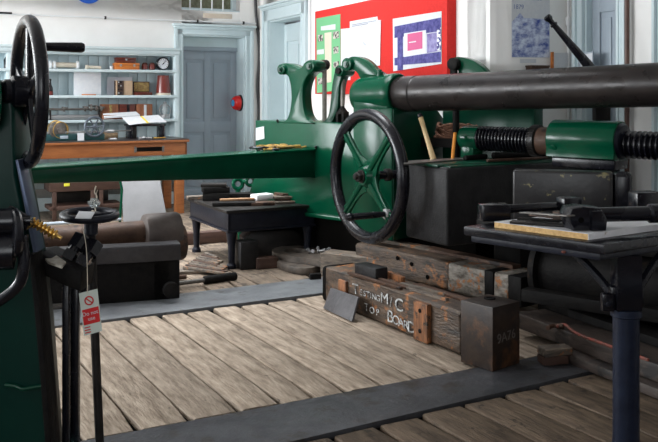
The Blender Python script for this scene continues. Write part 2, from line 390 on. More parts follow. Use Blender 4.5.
# window frames of the left wall, and of the added fill windows in the front wall
def winframe(fr, x0, x1, z0, z1, yy, k, mx=3, mz=4):
    t = thing('window_%d' % k, 'x', 'x', fr.w((x0+x1)/2, yy, z0), fr.rz)
    del t['label']; del t['category']; t['kind'] = 'structure'
    mb = MB(fr.M)
    for i in range(mx+1):
        x = x0+(x1-x0)*i/mx; w = .04 if i in (0, mx) else .015; mb.box(x-w, x+w, yy-.03, yy+.03, z0, z1)
    for i in range(mz+1):
        z = z0+(z1-z0)*i/mz; w = .04 if i in (0, mz) else .015; mb.box(x0, x1, yy-.03, yy+.03, z-w, z+w)
    mb.part('frame', WHITE, t); return t
for k, h in enumerate(LWIN): winframe(FL, *h, -.3, k+2)
winframe(FK, dv.length-5.2, dv.length-3.0, 1.0, 3.8, .3, 6); winframe(FK, dv.length-2.3, dv.length-.5, 1.0, 3.8, .3, 7)  # front windows, added behind the viewer for fill light

# barred window above the back door
t = thing('window_1', 'x', 'x', FB.w((w0+w1)/2, .2, wb), FB.rz); del t['label']; del t['category']; t['kind'] = 'structure'
MB(FB.M).box(w0, w1, .24, .26, wb, 3.7).part('pane', HESS, t)
mb = MB(FB.M); mb.box(w0, w1, .16, .24, wb, wb+.05); mb.box(w1-.06, w1, .16, .24, wb, 3.7); mb.box(w0, w0+.04, .16, .24, wb, 3.7)
mb.box(w0, w1, .18, .24, wb+.42, wb+.46); mb.part('window_frame', BLUEP, t)
for px in (190, 201, 212, 223):
    x, _ = FB.hit(px, 5, .1); MB(FB.M).cyl((x, .1, wb), (x, .1, 3.7), .012, seg=8).part('bar', WHITE, t)
MB(FB.M).box(w0, w1, .0, .16, wb-.01, wb+.012, .004).part('window_sill', BLUEP, t)
# chipped plaster patch under it
a, za = FB.hit(203, 13); b, zb = FB.hit(232, 19)
MB(FB.M).box(a, b, -.008, 0, zb, za, .003).struct('trim_5', mat('bare_plaster', (.62, .52, .42), .9, c2=(.7, .62, .52), scale=9), FB.rz)

# panelled doors and their architraves
def panel_door(fr, x0, x1, z1, y, k, m, cols=2, rows=((.15, .95), (1.1, 2.05)), handle=None, z0=0.02):
    t = thing('door_%d' % k, 'x', 'x', fr.w((x0+x1)/2, y, 0), fr.rz); del t['label']; del t['category']; t['kind'] = 'structure'
    mb = MB(fr.M); mb.box(x0, x1, y+.018, y+.05, z0, z1)
    st = .1; cw = (x1-x0-st*(cols+1))/cols
    for i in range(cols+1): mb.box(x0+i*(cw+st), x0+i*(cw+st)+st, y, y+.02, z0, z1, .004)
    zs = [z0]+[v for r in rows for v in r]+[z1]
    for a, b in zip(zs[0::2], zs[1::2]): mb.box(x0, x1, y+.001, y+.02, a, b, .004)
    for i in range(cols):
        for a, b in rows:
            X0 = x0+st+i*(cw+st); mb.box(X0+.05, X0+cw-.05, y+.005, y+.02, a+.05, b-.05, .006)
    mb.part('door_leaf', m, t)
    if handle:
        hb = MB(fr.M); hb.rev((handle[0], y, handle[1]), (0, -1, 0), [(.025, 0), (.025, .006), (.01, .01), (.01, .035), (.026, .045), (.028, .06), (.018, .07), (0, .072)], 16); hb.part('door_handle', BRASS, t)
    return t
def architrave(fr, x0, x1, z1, k, m, w=.16, lining=.36, corn=.12):
    mb = MB(fr.M)
    for s, x in ((-1, x0), (1, x1)):
        a, b = (x-w, x) if s < 0 else (x, x+w)
        mb.box(a, b, -.03, 0, 0, z1+w, .004)
        mb.box(a if s < 0 else b-.045, a+.045 if s < 0 else b, -.055, -.02, 0, z1+w, .008)
        mb.box(x-.03 if s < 0 else x, x if s < 0 else x+.03, -.04, -.02, 0, z1, .006)
        mb.box(x, x+.02, 0, lining, 0, z1) if s < 0 else mb.box(x-.02, x, 0, lining, 0, z1)
    mb.box(x0-w, x1+w, -.03, 0, z1, z1+w, .004); mb.box(x0-w, x1+w, -.055, -.02, z1+w-.045, z1+w, .008)
    mb.box(x0, x1, -.04, -.02, z1, z1+.03, .006)
    mb.box(x0-w-.03, x1+w+.03, -.10, 0, z1+w, z1+w+.035, .008); mb.box(x0-w-.01, x1+w+.01, -.07, 0, z1+w-.03, z1+w, .008)
    mb.box(x0, x1, 0, lining, z1-.02, z1)
    mb.struct('trim_%d' % k, m, fr.rz)
architrave(FB, d0, d1, dt, 1, BLUEP, w=.12)
_, dz = FB.hit(210, 50.6, .3)
panel_door(FB, d0+.02, d1-.02, dz, .3, 1, GREYD, rows=((.15, 1.0), (1.16, dz-.14)))
MB(FB.M).box(d0+.02, d1-.02, .28, .35, dz+.0, dt-.02).struct('trim_6', BLUEP, FB.rz)
MB(FB.M).box(d0+.02, d1-.02, .26, .29, dz-.01, dz+.05, .008).struct('trim_7', GREYD, FB.rz)
architrave(FR, r0, r1, rt, 2, BLUEP, w=.2, lining=.24)
panel_door(FR, r0+.02, r1-.02, rt-.05, .22, 2, BLUEP, rows=((.15, 1.0), (1.16, rt-.3)))
# grey door on the nearer side wall
sz = 2.6
architrave(FS, s0, s1, sz, 3, BLUEP, w=.12, lining=.1)
panel_door(FS, s0+.02, s1-.02, sz-.02, .06, 3, GREYD, cols=1, rows=((.15, 1.0), (1.12, sz-.3)))
x0, _ = FS.hit(655, 40)
mb = MB(FS.M); mb.box(x0, x0+.3, -.04, 0, 0, CEIL-.1, .005); mb.box(x0+.03, x0+.06, -.07, -.03, 0, CEIL-.1, .008); mb.struct('trim_4', BLUEP, FS.rz)
mb = MB(FB.M); mb.box(-7.2, d0-.13, -.025, 0, 0, .18, .005); mb.struct('baseboard_back', BLUEP, FB.rz)
mb = MB(FR.M); mb.box(r1+.2, x490-.05, -.025, 0, 0, .18, .005); mb.struct('baseboard_right', BLUEP, FR.rz)

# pipes and cables on the walls
a, za = FB.hit(-30, 14); b, zb = FB.hit(256, 22.5)
z = (za+zb)/2
z1_, z2_ = FB.hit(14, 14.5)[1], FB.hit(196, 21.2)[1]; z = (z1_+z2_)/2
t = thing('wall_conduit', 'thin white conduit running level along the back wall above the shelves', 'pipe', FB.w(0, -.02, z), FB.rz)
MB(FB.M).cyl((a, -.02, z), (b, -.02, z), .011, seg=10).part('pipe', WHITE, t)
for px in (30, 105, 197, 243):
    x, _ = FB.hit(px, 20); MB(FB.M).box(x-.012, x+.012, -.04, 0, z-.022, z+.022, .004).part('clip', IRON if px != 30 else WHITE, t)
x, z = FB.hit(12, 13.2, -.04)
MB(FB.M).box(x-.5, x, -.05, -.02, z-.012, z+.012, .004).solo('wall_bar', 'short black bar on the back wall at the very left above the shelving', 'bar', BLACK, FB.rz)
pts = []
for px, py in ((256, -30), (257, 10), (260, 40), (260.5, 60), (259, 85), (260, 110), (259, 140), (259, 200)):
    p, zz = FB.hit(px-1.2, py, -.02); pts.append(FB.w(p, -.022, max(zz, .1)))
MB().tube(cat(pts, 5), .022, 8).solo('wall_cable', 'thick black cable hanging down the corner between the two doors', 'cable', CABLE)
for px, r, m, lab in ((311, .02, WHITE, 'white pipe running up the wall just left of the red noticeboard'),):
    x, _ = FR.hit(px, 50); MB(FR.M).cyl((x, -.02, 0), (x, -.02, CEIL-.02), r, seg=10).solo('wall_pipe', lab, 'pipe', m)
x, _ = FS.hit(627, 50, -.05); MB(FS.M).cyl((x, -.05, 0), (x, -.05, CEIL-.02), .02, seg=12).solo('wall_pipe', 'brown vertical pipe beside the grey door at the right', 'pipe', COPPER)
x, _ = FA.hit(568.5, 50, -.03); t = thing('wall_pipe', 'white vertical conduit with a joint, between the poster and the grey door', 'pipe', FA.w(x, -.03, 0))
MB(FA.M).cyl((x, -.03, 0), (x, -.03, CEIL-.02), .014, seg=10).part('pipe', WHITE, t)
_, zz = FA.hit(568, 20, -.03); MB(FA.M).cyl((x, -.03, zz-.05), (x, -.03, zz+.03), .026, seg=12, b=.006).part('joint', WHITE, t)

# round blue sign
x, z = FB.hit(88.3, -11); t = thing('round_sign', 'round blue sign high on the back wall, cut by the top of the picture', 'sign', FB.w(x, 0, z-.2), FB.rz)
MB(FB.M).rev((x, 0, z), (0, -1, 0), [(.2, 0), (.2, .006)], 40).part('disc', BLUES, t)
MB(FB.M).rev((x, -.006, z), (0, -1, 0), [(.14, 0), (.14, .002)], 40).part('disc_centre', BLUES2, t, 'lighter blue centre')

# fire bell on the door lining
x, z = FB.hit(240, 103, .12); z -= 0
X = d1-.02
t = thing('fire_bell', 'red round fire alarm bell on the lining of the back door', 'bell', FB.w(X, .14, z-.1), FB.rz)
MB(FB.M).rev((X, .14, z), (-1, 0, 0), [(.125, 0), (.125, .018), (.10, .03)], 28).part('backplate', BLACK, t)
MB(FB.M).rev((X-.02, .14, z), (-1, -.12, 0), [(.112, 0), (.112, .03), (.10, .075), (.075, .10), (.06, .104), (0, .105)], 32).part('gong', REDP, t)
MB(FB.M).rev((X-.123, .127, z), (-1, -.12, 0), [(.052, 0), (.052, .003), (0, .004)], 24).part('label_disc', BLUES2, t)

# ---------- noticeboard ----------
def onb(fr, quad, d, thick, mb=None, b=0):           # flat sheet on a wall from its four measured corners
    mb = mb or MB(); P = [fr.hw(px, py, d) for px, py in quad]
    mb.prism(P, fr.y*thick, b); return mb
bl, _ = FR.hit(315, 50, -.10); br, _ = FR.hit(447, 50, -.10)
zt = (FR.hit(315, 13.5, -.10)[1]+FR.hit(355, 4.6, -.10)[1])/2; zb = FR.hit(315, 94, -.10)[1]
t = thing('noticeboard', 'large red felt noticeboard on the white wall behind the machine', 'noticeboard', FR.w((bl+br)/2, 0, zb), FR.rz)
MB(FR.M).box(bl, br, -.10, 0, zb, zt+.02, .004).part('board', REDF, t)
D = -.102
def sheet(nm, lab, ct, quad, m, g=None, d=D): return onb(FR, quad, d, -.003).solo(nm, lab, ct, m, FR.rz, g)
t = thing('display_card', 'tall light green card with small photographs pinned at the left of the red noticeboard', 'card', FR.hw(320, 90, D), FR.rz)
onb(FR, [(316.5, 18.5), (340.5, 14), (340.5, 90), (317, 93)], D, -.003).part('card', GREENC, t)
onb(FR, [(321, 26.5), (335.5, 24), (335.5, 29.5), (321, 30.5)], D-.004, -.001).part('title_strip', PAPER, t)
onb(FR, [(324.5, 33), (331.5, 32), (331.5, 82), (325.5, 83)], D-.004, -.001).part('text_strip', CREAM, t)
onb(FR, [(317, 50), (324, 49), (324, 54), (317, 54.5)], D-.004, -.001).part('caption', PAPER, t)
PH = mat('photo_print', (.05, .04, .04), .5, c2=(.6, .55, .5), scale=22, lo=.45, hi=.55)
for qd in ([(318, 35), (323, 34.5), (323, 41), (318, 41.5)], [(333, 32), (339, 31), (339, 38), (333, 39)], [(333.5, 47), (338.5, 46), (338.5, 53), (333.5, 54)], [(333.5, 62), (339, 61), (339, 67), (333.5, 68)], [(318, 78), (323, 77.5), (323, 84), (318, 84.5)]):
    onb(FR, qd, D-.004, -.001).part('photograph', PH, t)
sheet('paper_sheet', 'white paper drawing overlapping the green card on the noticeboard', 'paper', [(341, 29), (350.5, 28), (350.5, 80), (341, 80)], PAPER)
t = thing('drawing_sheet', 'large white drawing sheet pinned in the middle of the red noticeboard', 'paper', FR.hw(362, 66, D-.004), FR.rz)
onb(FR, [(350, 21.5), (377.5, 16.5), (378, 20), (381, 20), (380, 65.5), (350, 67)], D-.004, -.003).part('sheet', PAPER, t)
mk = MB()
for (a, b, c, d_) in ((352, 24.5, 376, 20.3), (352, 26, 368, 23.3), (363, 42, 366, 45), (361.5, 26.2, 362.5, 27), (375, 60, 376.5, 61.5)):
    onb(FR, [(a, b), (c, d_), (c, d_+.7), (a, b+.7)], D-.0085, -.0006, mk)
mk.part('drawn_lines', mat('grey_ink', (.30, .32, .40), .8), t)
t = thing('printed_poster', 'blue and purple printed poster with a pink square, at the right of the noticeboard', 'poster', FR.hw(417, 70, D), FR.rz)
onb(FR, [(393, 18.8), (441.7, 11.2), (441.7, 63.8), (393.5, 71.3)], D, -.003).part('sheet', PAPER, t)
onb(FR, [(394.5, 26.5), (441, 17.5), (441, 31), (394.5, 38)], D-.004, -.0008).part('blue_band', BLUEI2, t)
onb(FR, [(394.5, 58), (441, 51.5), (441, 62), (394.5, 65.5)], D-.004, -.0008).part('blue_band', BLUEI2, t)
onb(FR, [(397.5, 32), (403, 31), (403, 70), (397.5, 70.5)], D-.005, -.0008).part('blue_column', BLUEI2, t)
onb(FR, [(404, 33.5), (426, 30), (426, 53.5), (404, 57)], D-.0055, -.0008).part('white_panel', PAPER, t)
onb(FR, [(407.5, 34), (422.5, 31.5), (422.5, 48.5), (407.5, 51)], D-.0065, -.0008).part('pink_square', PINK, t)
onb(FR, [(409, 42), (416, 41), (416, 42), (409, 43)], D-.0078, -.0005).part('pink_square_text', PAPER, t)
onb(FR, [(427, 34), (438.5, 32), (438.5, 51), (427, 53)], D-.0055, -.0008).part('purple_panel', mat('purple_print', (.14, .10, .30), .7, c2=(.35, .33, .55), scale=14), t)
onb(FR, [(437, 28), (441, 27.3), (441, 50), (437, 50.5)], D-.0065, -.0008).part('speckled_strip', mat('speckled_print', (.05, .04, .2), .7, c2=(.85, .85, .9), scale=30, lo=.48, hi=.5), t)

# poster 1879 on the alcove wall
t = thing('wall_poster', 'white and blue engraved poster dated 1879 on the white wall right of the noticeboard', 'poster', FA.hw(530, 57, -.002), FA.rz)
onb(FA, [(511.5, -34), (549.5, -34), (549.5, 57.8), (511.7, 57.4)], -.003, -.003).part('sheet', PAPER, t)
mb = onb(FA, [(511.8, 22), (520, 13), (524, 18), (545, 19), (549.3, 22), (549.3, 57.4), (511.8, 57)], -.0065, -.0006)
mb.part('picture', mat('engraving_print', (.05, .09, .36), .7, c2=(.72, .78, .92), scale=9, stretch=(1, 1, 1.6), lo=.38, hi=.60, detail=10), t)
mb = MB()
INK = mat('blue_grey_ink', (.16, .22, .42), .8)
for txt, px, py, s in (('1879', 518.5, 7, .058), ('r Almanac', 530, -2.2, .062)):
    mb = MB(); text_on(mb, txt, s, basis(FA.hw(px, py, -.0075), FA.x, Z), .0004)
    mb.part('lettering', INK, t)
onb(FA, [(520, 59), (536, 59), (536, 63), (520, 63)], -.003, -.002).solo('paper_label', 'small white label on the wall under the 1879 poster', 'label', PAPER, FA.rz)
x0, z0 = FA.hit(529, 74, -.05); x1, z1 = FA.hit(546.5, 65.5, -.05)
mb = MB(FA.M); mb.box(x0, x1, -.09, 0, z0, z1, .006); mb.box(x0-.005, x1+.005, -.095, 0, z1-.015, z1, .004); mb.solo('wooden_wall_box', 'small dark brown wooden box on the wall below the 1879 poster', 'box', RUST, FA.rz)
t = thing('clipboard', 'clipboard with white sheets on the wall right of the 1879 poster', 'clipboard', FA.hw(560, 72, -.02), FA.rz)
onb(FA, [(550.5, 52), (552.5, 52), (552.5, 75), (550.5, 75)], -.03, -.02).part('wooden_edge', ORAW, t)
onb(FA, [(552.5, 53), (571, 52.5), (571, 75), (552.5, 75)], -.03, -.006).part('sheet', PAPER, t)
q = [(579, 53), (594, 51.5), (594, 75), (579, 75)]
t = thing('notice_frame', 'small framed white notice hung by the grey door behind the iron lever', 'frame', FS.hw(586, 75, -.07), FS.rz)
onb(FS, q, -.06, -.012).part('frame', GREYD, t)
onb(FS, [(580.5, 54.5), (592.5, 53), (592.5, 74), (580.5, 74)], -.073, -.002).part('sheet', PAPER, t)
# ================= SHELVING ON THE BACK WALL =================
SD = -.30                                     # front of the shelves
sr, zc = FB.hit(179, 48, SD); zc1 = FB.hit(150, 55, SD)[1]; zc -= .03
sl = -3.4
t = thing('wall_shelving', 'pale blue painted shelving unit with boarded back along the back wall', 'shelving', FB.w((sl+sr)/2, SD/2, 0), FB.rz)
mb = MB(FB.M); x = sl
while x < sr-.02:
    x2 = min(x+.135, sr-.02); mb.box(x+.003, x2-.003, -.03, -.012, .3, zc1, .006); x = x2
mb.box(sl, sr, -.012, 0, .3, zc1)
mb.part('back_boarding', BLUEB, t)
mb = MB(FB.M); mb.box(sl, sr+.02, SD-.03, 0, zc-.01, zc+.025, .006); mb.box(sl, sr+.01, SD-.02, 0, zc1+.01, zc-.01, .01); mb.box(sl, sr, SD, 0, zc1-.01, zc1+.012, .005); mb.part('cornice', BLUEP, t)
for px in (177, 9):
    x, _ = FB.hit(px, 90, SD); mb = MB(FB.M); mb.box(x-.03, x+.03, SD, -.01, .3, zc1, .004); mb.part('upright', BLUEP, t)
SZ = []
for px, py in ((120, 69.5), (120, 95.2), (120, 119.5)):
    _, z = FB.hit(px, py, SD); SZ.append(z); MB(FB.M).box(sl, sr-.02, SD-.012, -.02, z-.038, z, .006).part('shelf', BLUEP, t)
# things on the shelves (frame FB, d = depth in front of wall)
def fb(px, k, d=-.17): return FB.hit(px, 90, d)[0]
def hz(py, d=-.17, px=120): return FB.hit(px, py, d)[1]
s1, s2, s3 = SZ
# top shelf
t = thing('brass_tube_instrument', 'white tubular instrument with flanged ends on the top shelf beside the black wheel', 'instrument', FB.w(fb(64, 1), -.17, s1), FB.rz)
a, b = fb(49, 1), fb(80, 1); r = .05
mb = MB(FB.M); mb.rev((a, -.17, s1+r+.005), (1, 0, 0), [(.035, 0), (r*.7, .01), (r*.7, b-a-.03), (.03, b-a-.02)], 18); mb.part('tube', CREAM, t)
for xx in (a, b-.05, a+.05): MB(FB.M).cyl((xx, -.17, s1+.056), (xx+.035, -.17, s1+.056), .055, seg=20, b=.008).part('flange', WHITE, t)
a, b = fb(85, 1), fb(99, 1)
mb = MB(FB.M); mb.cyl((a, -.2, s1+.03), (a+.04, -.2, s1+.03), .03, seg=14, b=.006); mb.cyl((a+.03, -.2, s1+.03), (b, -.2, s1+.028), .02, seg=14); mb.cyl((b, -.2, s1+.023), (b+.02, -.2, s1+.023), .023, seg=14); mb.solo('pipe_fitting', 'small white pipe fitting lying on the top shelf left of the wooden boxes', 'fitting', CREAM, FB.rz)
x = fb(111.5, 1); MB(FB.M).cyl((x, -.17, s1), (x, -.17, s1+.05), .024, seg=16, b=.005).solo('white_cup', 'tiny white pot on the top shelf beside the orange box', 'pot', WHITE)
def wbox(nm, lab, px0, px1, z0, z1, m, d0=-.26, d1=-.1, fit=BRIGHT, n=2):
    t = thing(nm, lab, 'box', FB.w((fb(px0, 1, d0)+fb(px1, 1, d0))/2, (d0+d1)/2, z0), FB.rz)
    a, b = fb(px0, 1, d0), fb(px1, 1, d0); h = z1-z0
    MB(FB.M).box(a, b, d0, d1, z0, z0+h*.62, .005).part('body', m, t)
    MB(FB.M).box(a-.003, b+.003, d0-.003, d1+.003, z0+h*.64, z1, .006).part('lid', m, t)
    for k in range(n):
        xx = a+(b-a)*(.22+.56*k/max(1, n-1)) if n > 1 else (a+b)/2
        MB(FB.M).box(xx-.014, xx+.014, d0-.009, d0, z0+h*.45, z0+h*.8, .003).part('latch', fit, t)
    return t
zo = hz(62.8, -.26); zr = hz(57.3, -.26)
wbox('wooden_box', 'flat orange wooden case with two metal latches on the top shelf', 115.5, 139.5, s1, zo, ORAW)
wbox('wooden_box', 'dark red wooden box with a keyhole stacked on the orange case', 116.5, 136, zo+.001, zr, REDW, -.25, -.11, n=1)
for px, lab in ((144.8, 'small dark red jar beside the orange case on the top shelf'), (152, 'small dark red jar between its twin and the round gauge')):
    x = fb(px, 1); t = thing('red_jar', lab, 'jar', FB.w(x, -.17, s1), 0, 'dark red jars on the top shelf')
    mb = MB(FB.M); mb.rev((x, -.17, s1), Z, [(.03, 0), (.042, .012), (.045, .05), (.036, .075)], 20); mb.part('body', MAROON, t)
    MB(FB.M).rev((x, -.17, s1+.072), Z, [(.04, 0), (.04, .015), (.025, .03), (0, .034)], 20).part('lid', REDW, t)
gx, gz = fb(163, 1, -.2), hz(62.5, -.2); gr = .092; gz = s1+gr
t = thing('round_gauge', 'round pressure gauge with white dial and black rim on the top shelf', 'gauge', FB.w(gx, -.18, s1), FB.rz)
MB(FB.M).rev((gx, -.13, gz), (0, -1, 0), [(gr-.02, 0), (gr, .02), (gr, .085), (gr-.006, .092), (gr-.016, .092), (gr-.02, .084)], 40).part('case', BLACK, t)
MB(FB.M).rev((gx, -.213, gz), (0, -1, 0), [(gr-.018, 0), (gr-.018, .004)], 40).part('dial', PAPER, t)
mb = MB(FB.M); mb.tube([(gx-.02, -.22, gz-.02), (gx+.035, -.22, gz+.04)], .003, 6); mb.cyl((gx, -.216, gz), (gx, -.224, gz), .008, seg=12)
for k in range(11):
    a = math.radians(-130+26*k+90+0); rr = gr-.032
    mb.box(-.0025, .0025, -.001, .001, -.007, .007, M=Matrix.Translation((gx+math.cos(a)*rr, -.218, gz+math.sin(a)*rr)) @ Matrix.Rotation(-(a-math.pi/2), 4, 'Y'))
mb.part('needle_and_marks', BLACK, t)
# second shelf
x = fb(50, 1, -.2)
t = thing('dark_bottle', 'dark bottle with a brown base on the middle shelf beside the black wheel', 'bottle', FB.w(x, -.2, s2))
MB(FB.M).rev((x, -.2, s2), Z, [(.036, 0), (.038, .05), (.036, .10), (.018, .14), (.015, .19), (.02, .195), (.02, .215), (0, .22)], 18).part('bottle_body', BLACK, t)
MB(FB.M).rev((x, -.2, s2), Z, [(.040, .002), (.040, .055)], 18).part('bottle_label', MAROON, t)
a, b = fb(73.8, 1, -.22), fb(101, 1, -.22)
z1 = hz(72.3, -.22)
t = thing('white_notice_board', 'square white sheet standing on the middle shelf left of the small cabinet', 'notice', FB.w((a+b)/2, -.2, s2), FB.rz)
MB(FB.M).box(a, b, -.225, -.213, s2, z1, .002).part('sheet', PAPER, t)
MB(FB.M).box(a+.1, b-.07, -.24, -.225, s2, s2+.014, .003).part('base_strip', ORAW, t)
tt = MB(FB.M)
for i in range(3): tt.box(a+.06, b-.1, -.2262, -.225, z1-.06-.02*i, z1-.054-.02*i)
tt.part('printed_lines', mat('pale_ink', (.6, .62, .66), .8), t)
a, b = fb(107, 1, -.08), fb(132, 1, -.08)
MB(FB.M).box(a, b, -.09, -.07, s2, hz(77, -.08), .003).solo('grey_picture', 'lilac-grey framed sheet leaning at the back of the middle shelf', 'picture', mat('lilac_print', (.56, .55, .62), .6, c2=(.66, .66, .7), scale=6), FB.rz)
a, b, c = fb(115.5, 1, -.2), fb(123.5, 1, -.2), fb(132.5, 1, -.2); z1 = hz(80.7, -.2)
t = thing('reagent_case', 'small pale wooden case holding two columns of dark bottles on the middle shelf', 'case', FB.w((a+c)/2, -.17, s2), FB.rz)
MB(FB.M).box(a, b, -.22, -.12, s2, z1, .004).part('tray', BROWN, t)
MB(FB.M).box(a, a+.02, -.226, -.12, s2, z1+.002, .003).part('tray_edge', PALEW, t)
MB(FB.M).box(b, c, -.205, -.12, s2, z1, .004).part('door_panel', PALEW, t)
for i in range(4):
    for j in range(2):
        zz = s2+.03+(z1-s2-.05)*i/3; xx = a+.038+.03*j
        MB(FB.M).rev((xx, -.22, zz), (0, -1, 0), [(.011, 0), (.011, .012), (.006, .016)], 10).part('bottle_cap', BRIGHT if (i+j) % 3 == 0 else BLACK, t)
a, b = fb(134.5, 1, -.2), fb(151, 1, -.2); z1 = hz(92, -.2); z2 = hz(81.5, -.13)
t = thing('open_instrument_case', 'open brown instrument case with gold lining in its lid on the middle shelf', 'case', FB.w((a+b)/2, -.17, s2), FB.rz)
MB(FB.M).box(a-.004, b+.004, -.26, -.13, s2, s2+.04, .004).part('body', REDW, t)
mb = MB(FB.M); mb.box(a, b, -.13, -.11, s2+.04, z2, .006); mb.part('lid', BROWN, t)
MB(FB.M).box(a+.012, b-.012, -.134, -.129, s2+.052, z2-.012, .002).part('lining', GOLD, t)
x = fb(163.3, 1, -.19); r = .085; zz = hz(75, -.19)
t = thing('leather_hat_box', 'tall dark red tapered leather case on a cream base on the middle shelf', 'case', FB.w(x, -.19, s2))
h = zz-s2
MB(FB.M).rev((x, -.19, s2+.03), Z, [(r*1.17, 0), (r*.98, h-.045), (r*.93, h-.03), (0, h-.028)], 32).part('body', MAROON, t)
MB(FB.M).rev((x, -.19, s2), Z, [(r*1.25, 0), (r*1.25, .022), (r*1.1, .032)], 32).part('base', CREAM, t)
# third shelf
for px0, px1, lab, st in ((101.5, 118.5, 'upright brown wooden box, leftmost of three on the lowest shelf', GOLD), (119.5, 135.5, 'upright dark brown wooden box, middle one of three on the lowest shelf', BLACK), (136.5, 152.5, 'upright brown wooden box with a white label, rightmost of three on the lowest shelf', PAPER)):
    a, b = fb(px0, 1, -.2), fb(px1, 1, -.2); z1 = hz(104.2, -.2)
    t = thing('upright_box', lab, 'box', FB.w((a+b)/2, -.15, s3), FB.rz, 'three upright boxes on the lowest shelf')
    MB(FB.M).box(a, b, -.2, -.08, s3, z1, .005).part('body', MIDW if st is not BLACK else REDW, t)
    xm = (a+b)/2+.01; MB(FB.M).box(xm-.018, xm+.018, -.204, -.2, s3+.02, z1-.01, .002).part('spine_label', st, t)
x = fb(165, 1, -.2); S = 1.0
t = thing('hurricane_lantern', 'silver hurricane lantern at the right end of the lowest shelf', 'lantern', FB.w(x, -.2, s3))
MB(FB.M).rev((x, -.2, s3), Z, [(.06, 0), (.068, .01), (.068, .045), (.05, .06), (.03, .068)], 24).part('tank', BRIGHT, t)
MB(FB.M).rev((x, -.2, s3+.066), Z, [(.028, 0), (.045, .04), (.042, .08), (.028, .105)], 20).part('globe', GLASSM, t)
MB(FB.M).rev((x, -.2, s3+.17), Z, [(.04, 0), (.036, .02), (.024, .035), (.03, .045), (.022, .065), (0, .075)], 20).part('chimney_cap', BRIGHT, t)
for s in (-1, 1): MB(FB.M).tube(cat([(x+s*.055, -.2, s3+.04), (x+s*.078, -.2, s3+.10), (x+s*.07, -.2, s3+.16), (x+s*.03, -.2, s3+.20)], 5), .007, 8).part('side_tube', BRIGHT, t)
# items seen left of the black wheel
x = fb(7, 1, -.2); MB(FB.M).rev((x, -.2, s1), Z, [(.04, 0), (.042, .11), (.03, .13), (.02, .15), (0, .152)], 16).solo('dark_jar', 'dark jar at the left end of the top shelf behind the black wheel', 'jar', BLACK)
x = fb(7, 1, -.2); MB(FB.M).rev((x, -.2, s2), Z, [(.05, 0), (.052, .09), (.045, .11), (0, .112)], 16).solo('dark_tin', 'dark tin at the left end of the middle shelf behind the black wheel', 'tin', IRON)
# long steel instruments on the lowest shelf
t = thing('extensometer', 'long steel measuring instrument with clamps lying along the lowest shelf', 'instrument', FB.w(fb(75, 1, -.2), -.2, s3), FB.rz)
a, b = fb(40, 1, -.22), fb(103, 1, -.22); zz = hz(108.8, -.22)
MB(FB.M).cyl((a, -.22, zz), (b, -.22, zz), .016, seg=14).part('rod', STEEL, t)
a2 = fb(40, 1, -.22); z4 = hz(116.5, -.22)
MB(FB.M).cyl((a2, -.2, s3+.035), (b-.05, -.2, s3+.035), .035, seg=18, b=.005).part('tube', mat('dull_pewter', (.22, .22, .22), .5, .3), t)
for px in (64, 85, 91, 96, 101):
    x = fb(px, 1, -.22); hgt = {64: .05, 85: .07, 91: .11, 96: .09, 101: .06}[px]
    m2 = MB(FB.M); m2.box(x-.012, x+.012, -.25, -.19, zz-.03, zz+hgt*.6, .004); m2.cyl((x-.03, -.22, zz+hgt*.45), (x+.05, -.22, zz+hgt*.3), .012, seg=8); m2.rev((x, -.25, zz+.01), (0, -1, 0), [(.022, 0), (.022, .015), (.01, .02)], 12); m2.part('clamp', STEEL, t)
for px in (50, 99):
    x = fb(px, 1, -.2); MB(FB.M).box(x-.01, x+.01, -.24, -.17, s3, zz-.014, .003).part('stand', IRON, t)

# ================= WORKBENCH =================
BD = -1.05; BK = -.34
bx1, bz = FB.hit(188.5, 138.6, BD)
bxr, _ = FB.hit(187, 150, BD); bza = FB.hit(187, 154.5, BD)[1]
t = thing('workbench', 'long orange-brown wooden workbench with a dark top below the shelves', 'workbench', FB.w(bx1-1.5, (BD+BK)/2, 0), FB.rz)
MB(FB.M).box(-3.6, bx1, BD-.02, BK, bz-.035, bz, .004).part('worktop', BTOP, t)
MB(FB.M).box(-3.6, bx1+.004, BD-.03, BD-.018, bz-.042, bz-.012, .004).part('top_edge', BENCH, t)
mb = MB(FB.M); mb.box(-3.55, bxr, BD, BD+.035, bza, bz-.042, .004); mb.box(bxr-.03, bxr, BD, BK, bza, bz-.04, .004); mb.part('apron', BENCH, t)
xs0, xs1 = FB.hit(136.5, 148, BD)[0], FB.hit(162, 148, BD)[0]; zs0, zs1 = FB.hit(150, 151.2, BD)[1], FB.hit(150, 147, BD)[1]
MB(FB.M).box(xs0, xs1, BD-.004, BD, zs0, zs1, .002).part('drawer_slot', UNDER, t)
for a, b in ((xs0-.03, xs0), (xs1, xs1+.03)): MB(FB.M).box(a, b, BD-.01, BD, zs0-.01, zs1+.01, .003).part('slot_plate', STEEL, t)
for (a, b) in ((FB.hit(176, 180, BD+.02)[0], FB.hit(184.3, 180, BD+.02)[0]), (-2.0, -1.9)):
    for y in (BD+.02, BK-.12): MB(FB.M).box(a, b, y, y+.10, 0, bz-.04, .005).part('leg', BENCH, t)
mb = MB(FB.M); mb.box(-3.5, bxr-.08, BK-.09, BK-.05, .42, .52, .004); mb.box(bxr-.1, bxr-.06, BD+.1, BK-.1, .42, .52, .004); mb.part('rail', BENCH, t)

def bp(px, d): return FB.hit(px, 130, d)[0]
def bh(py, d, px=110): return FB.hit(px, py, d)[1]
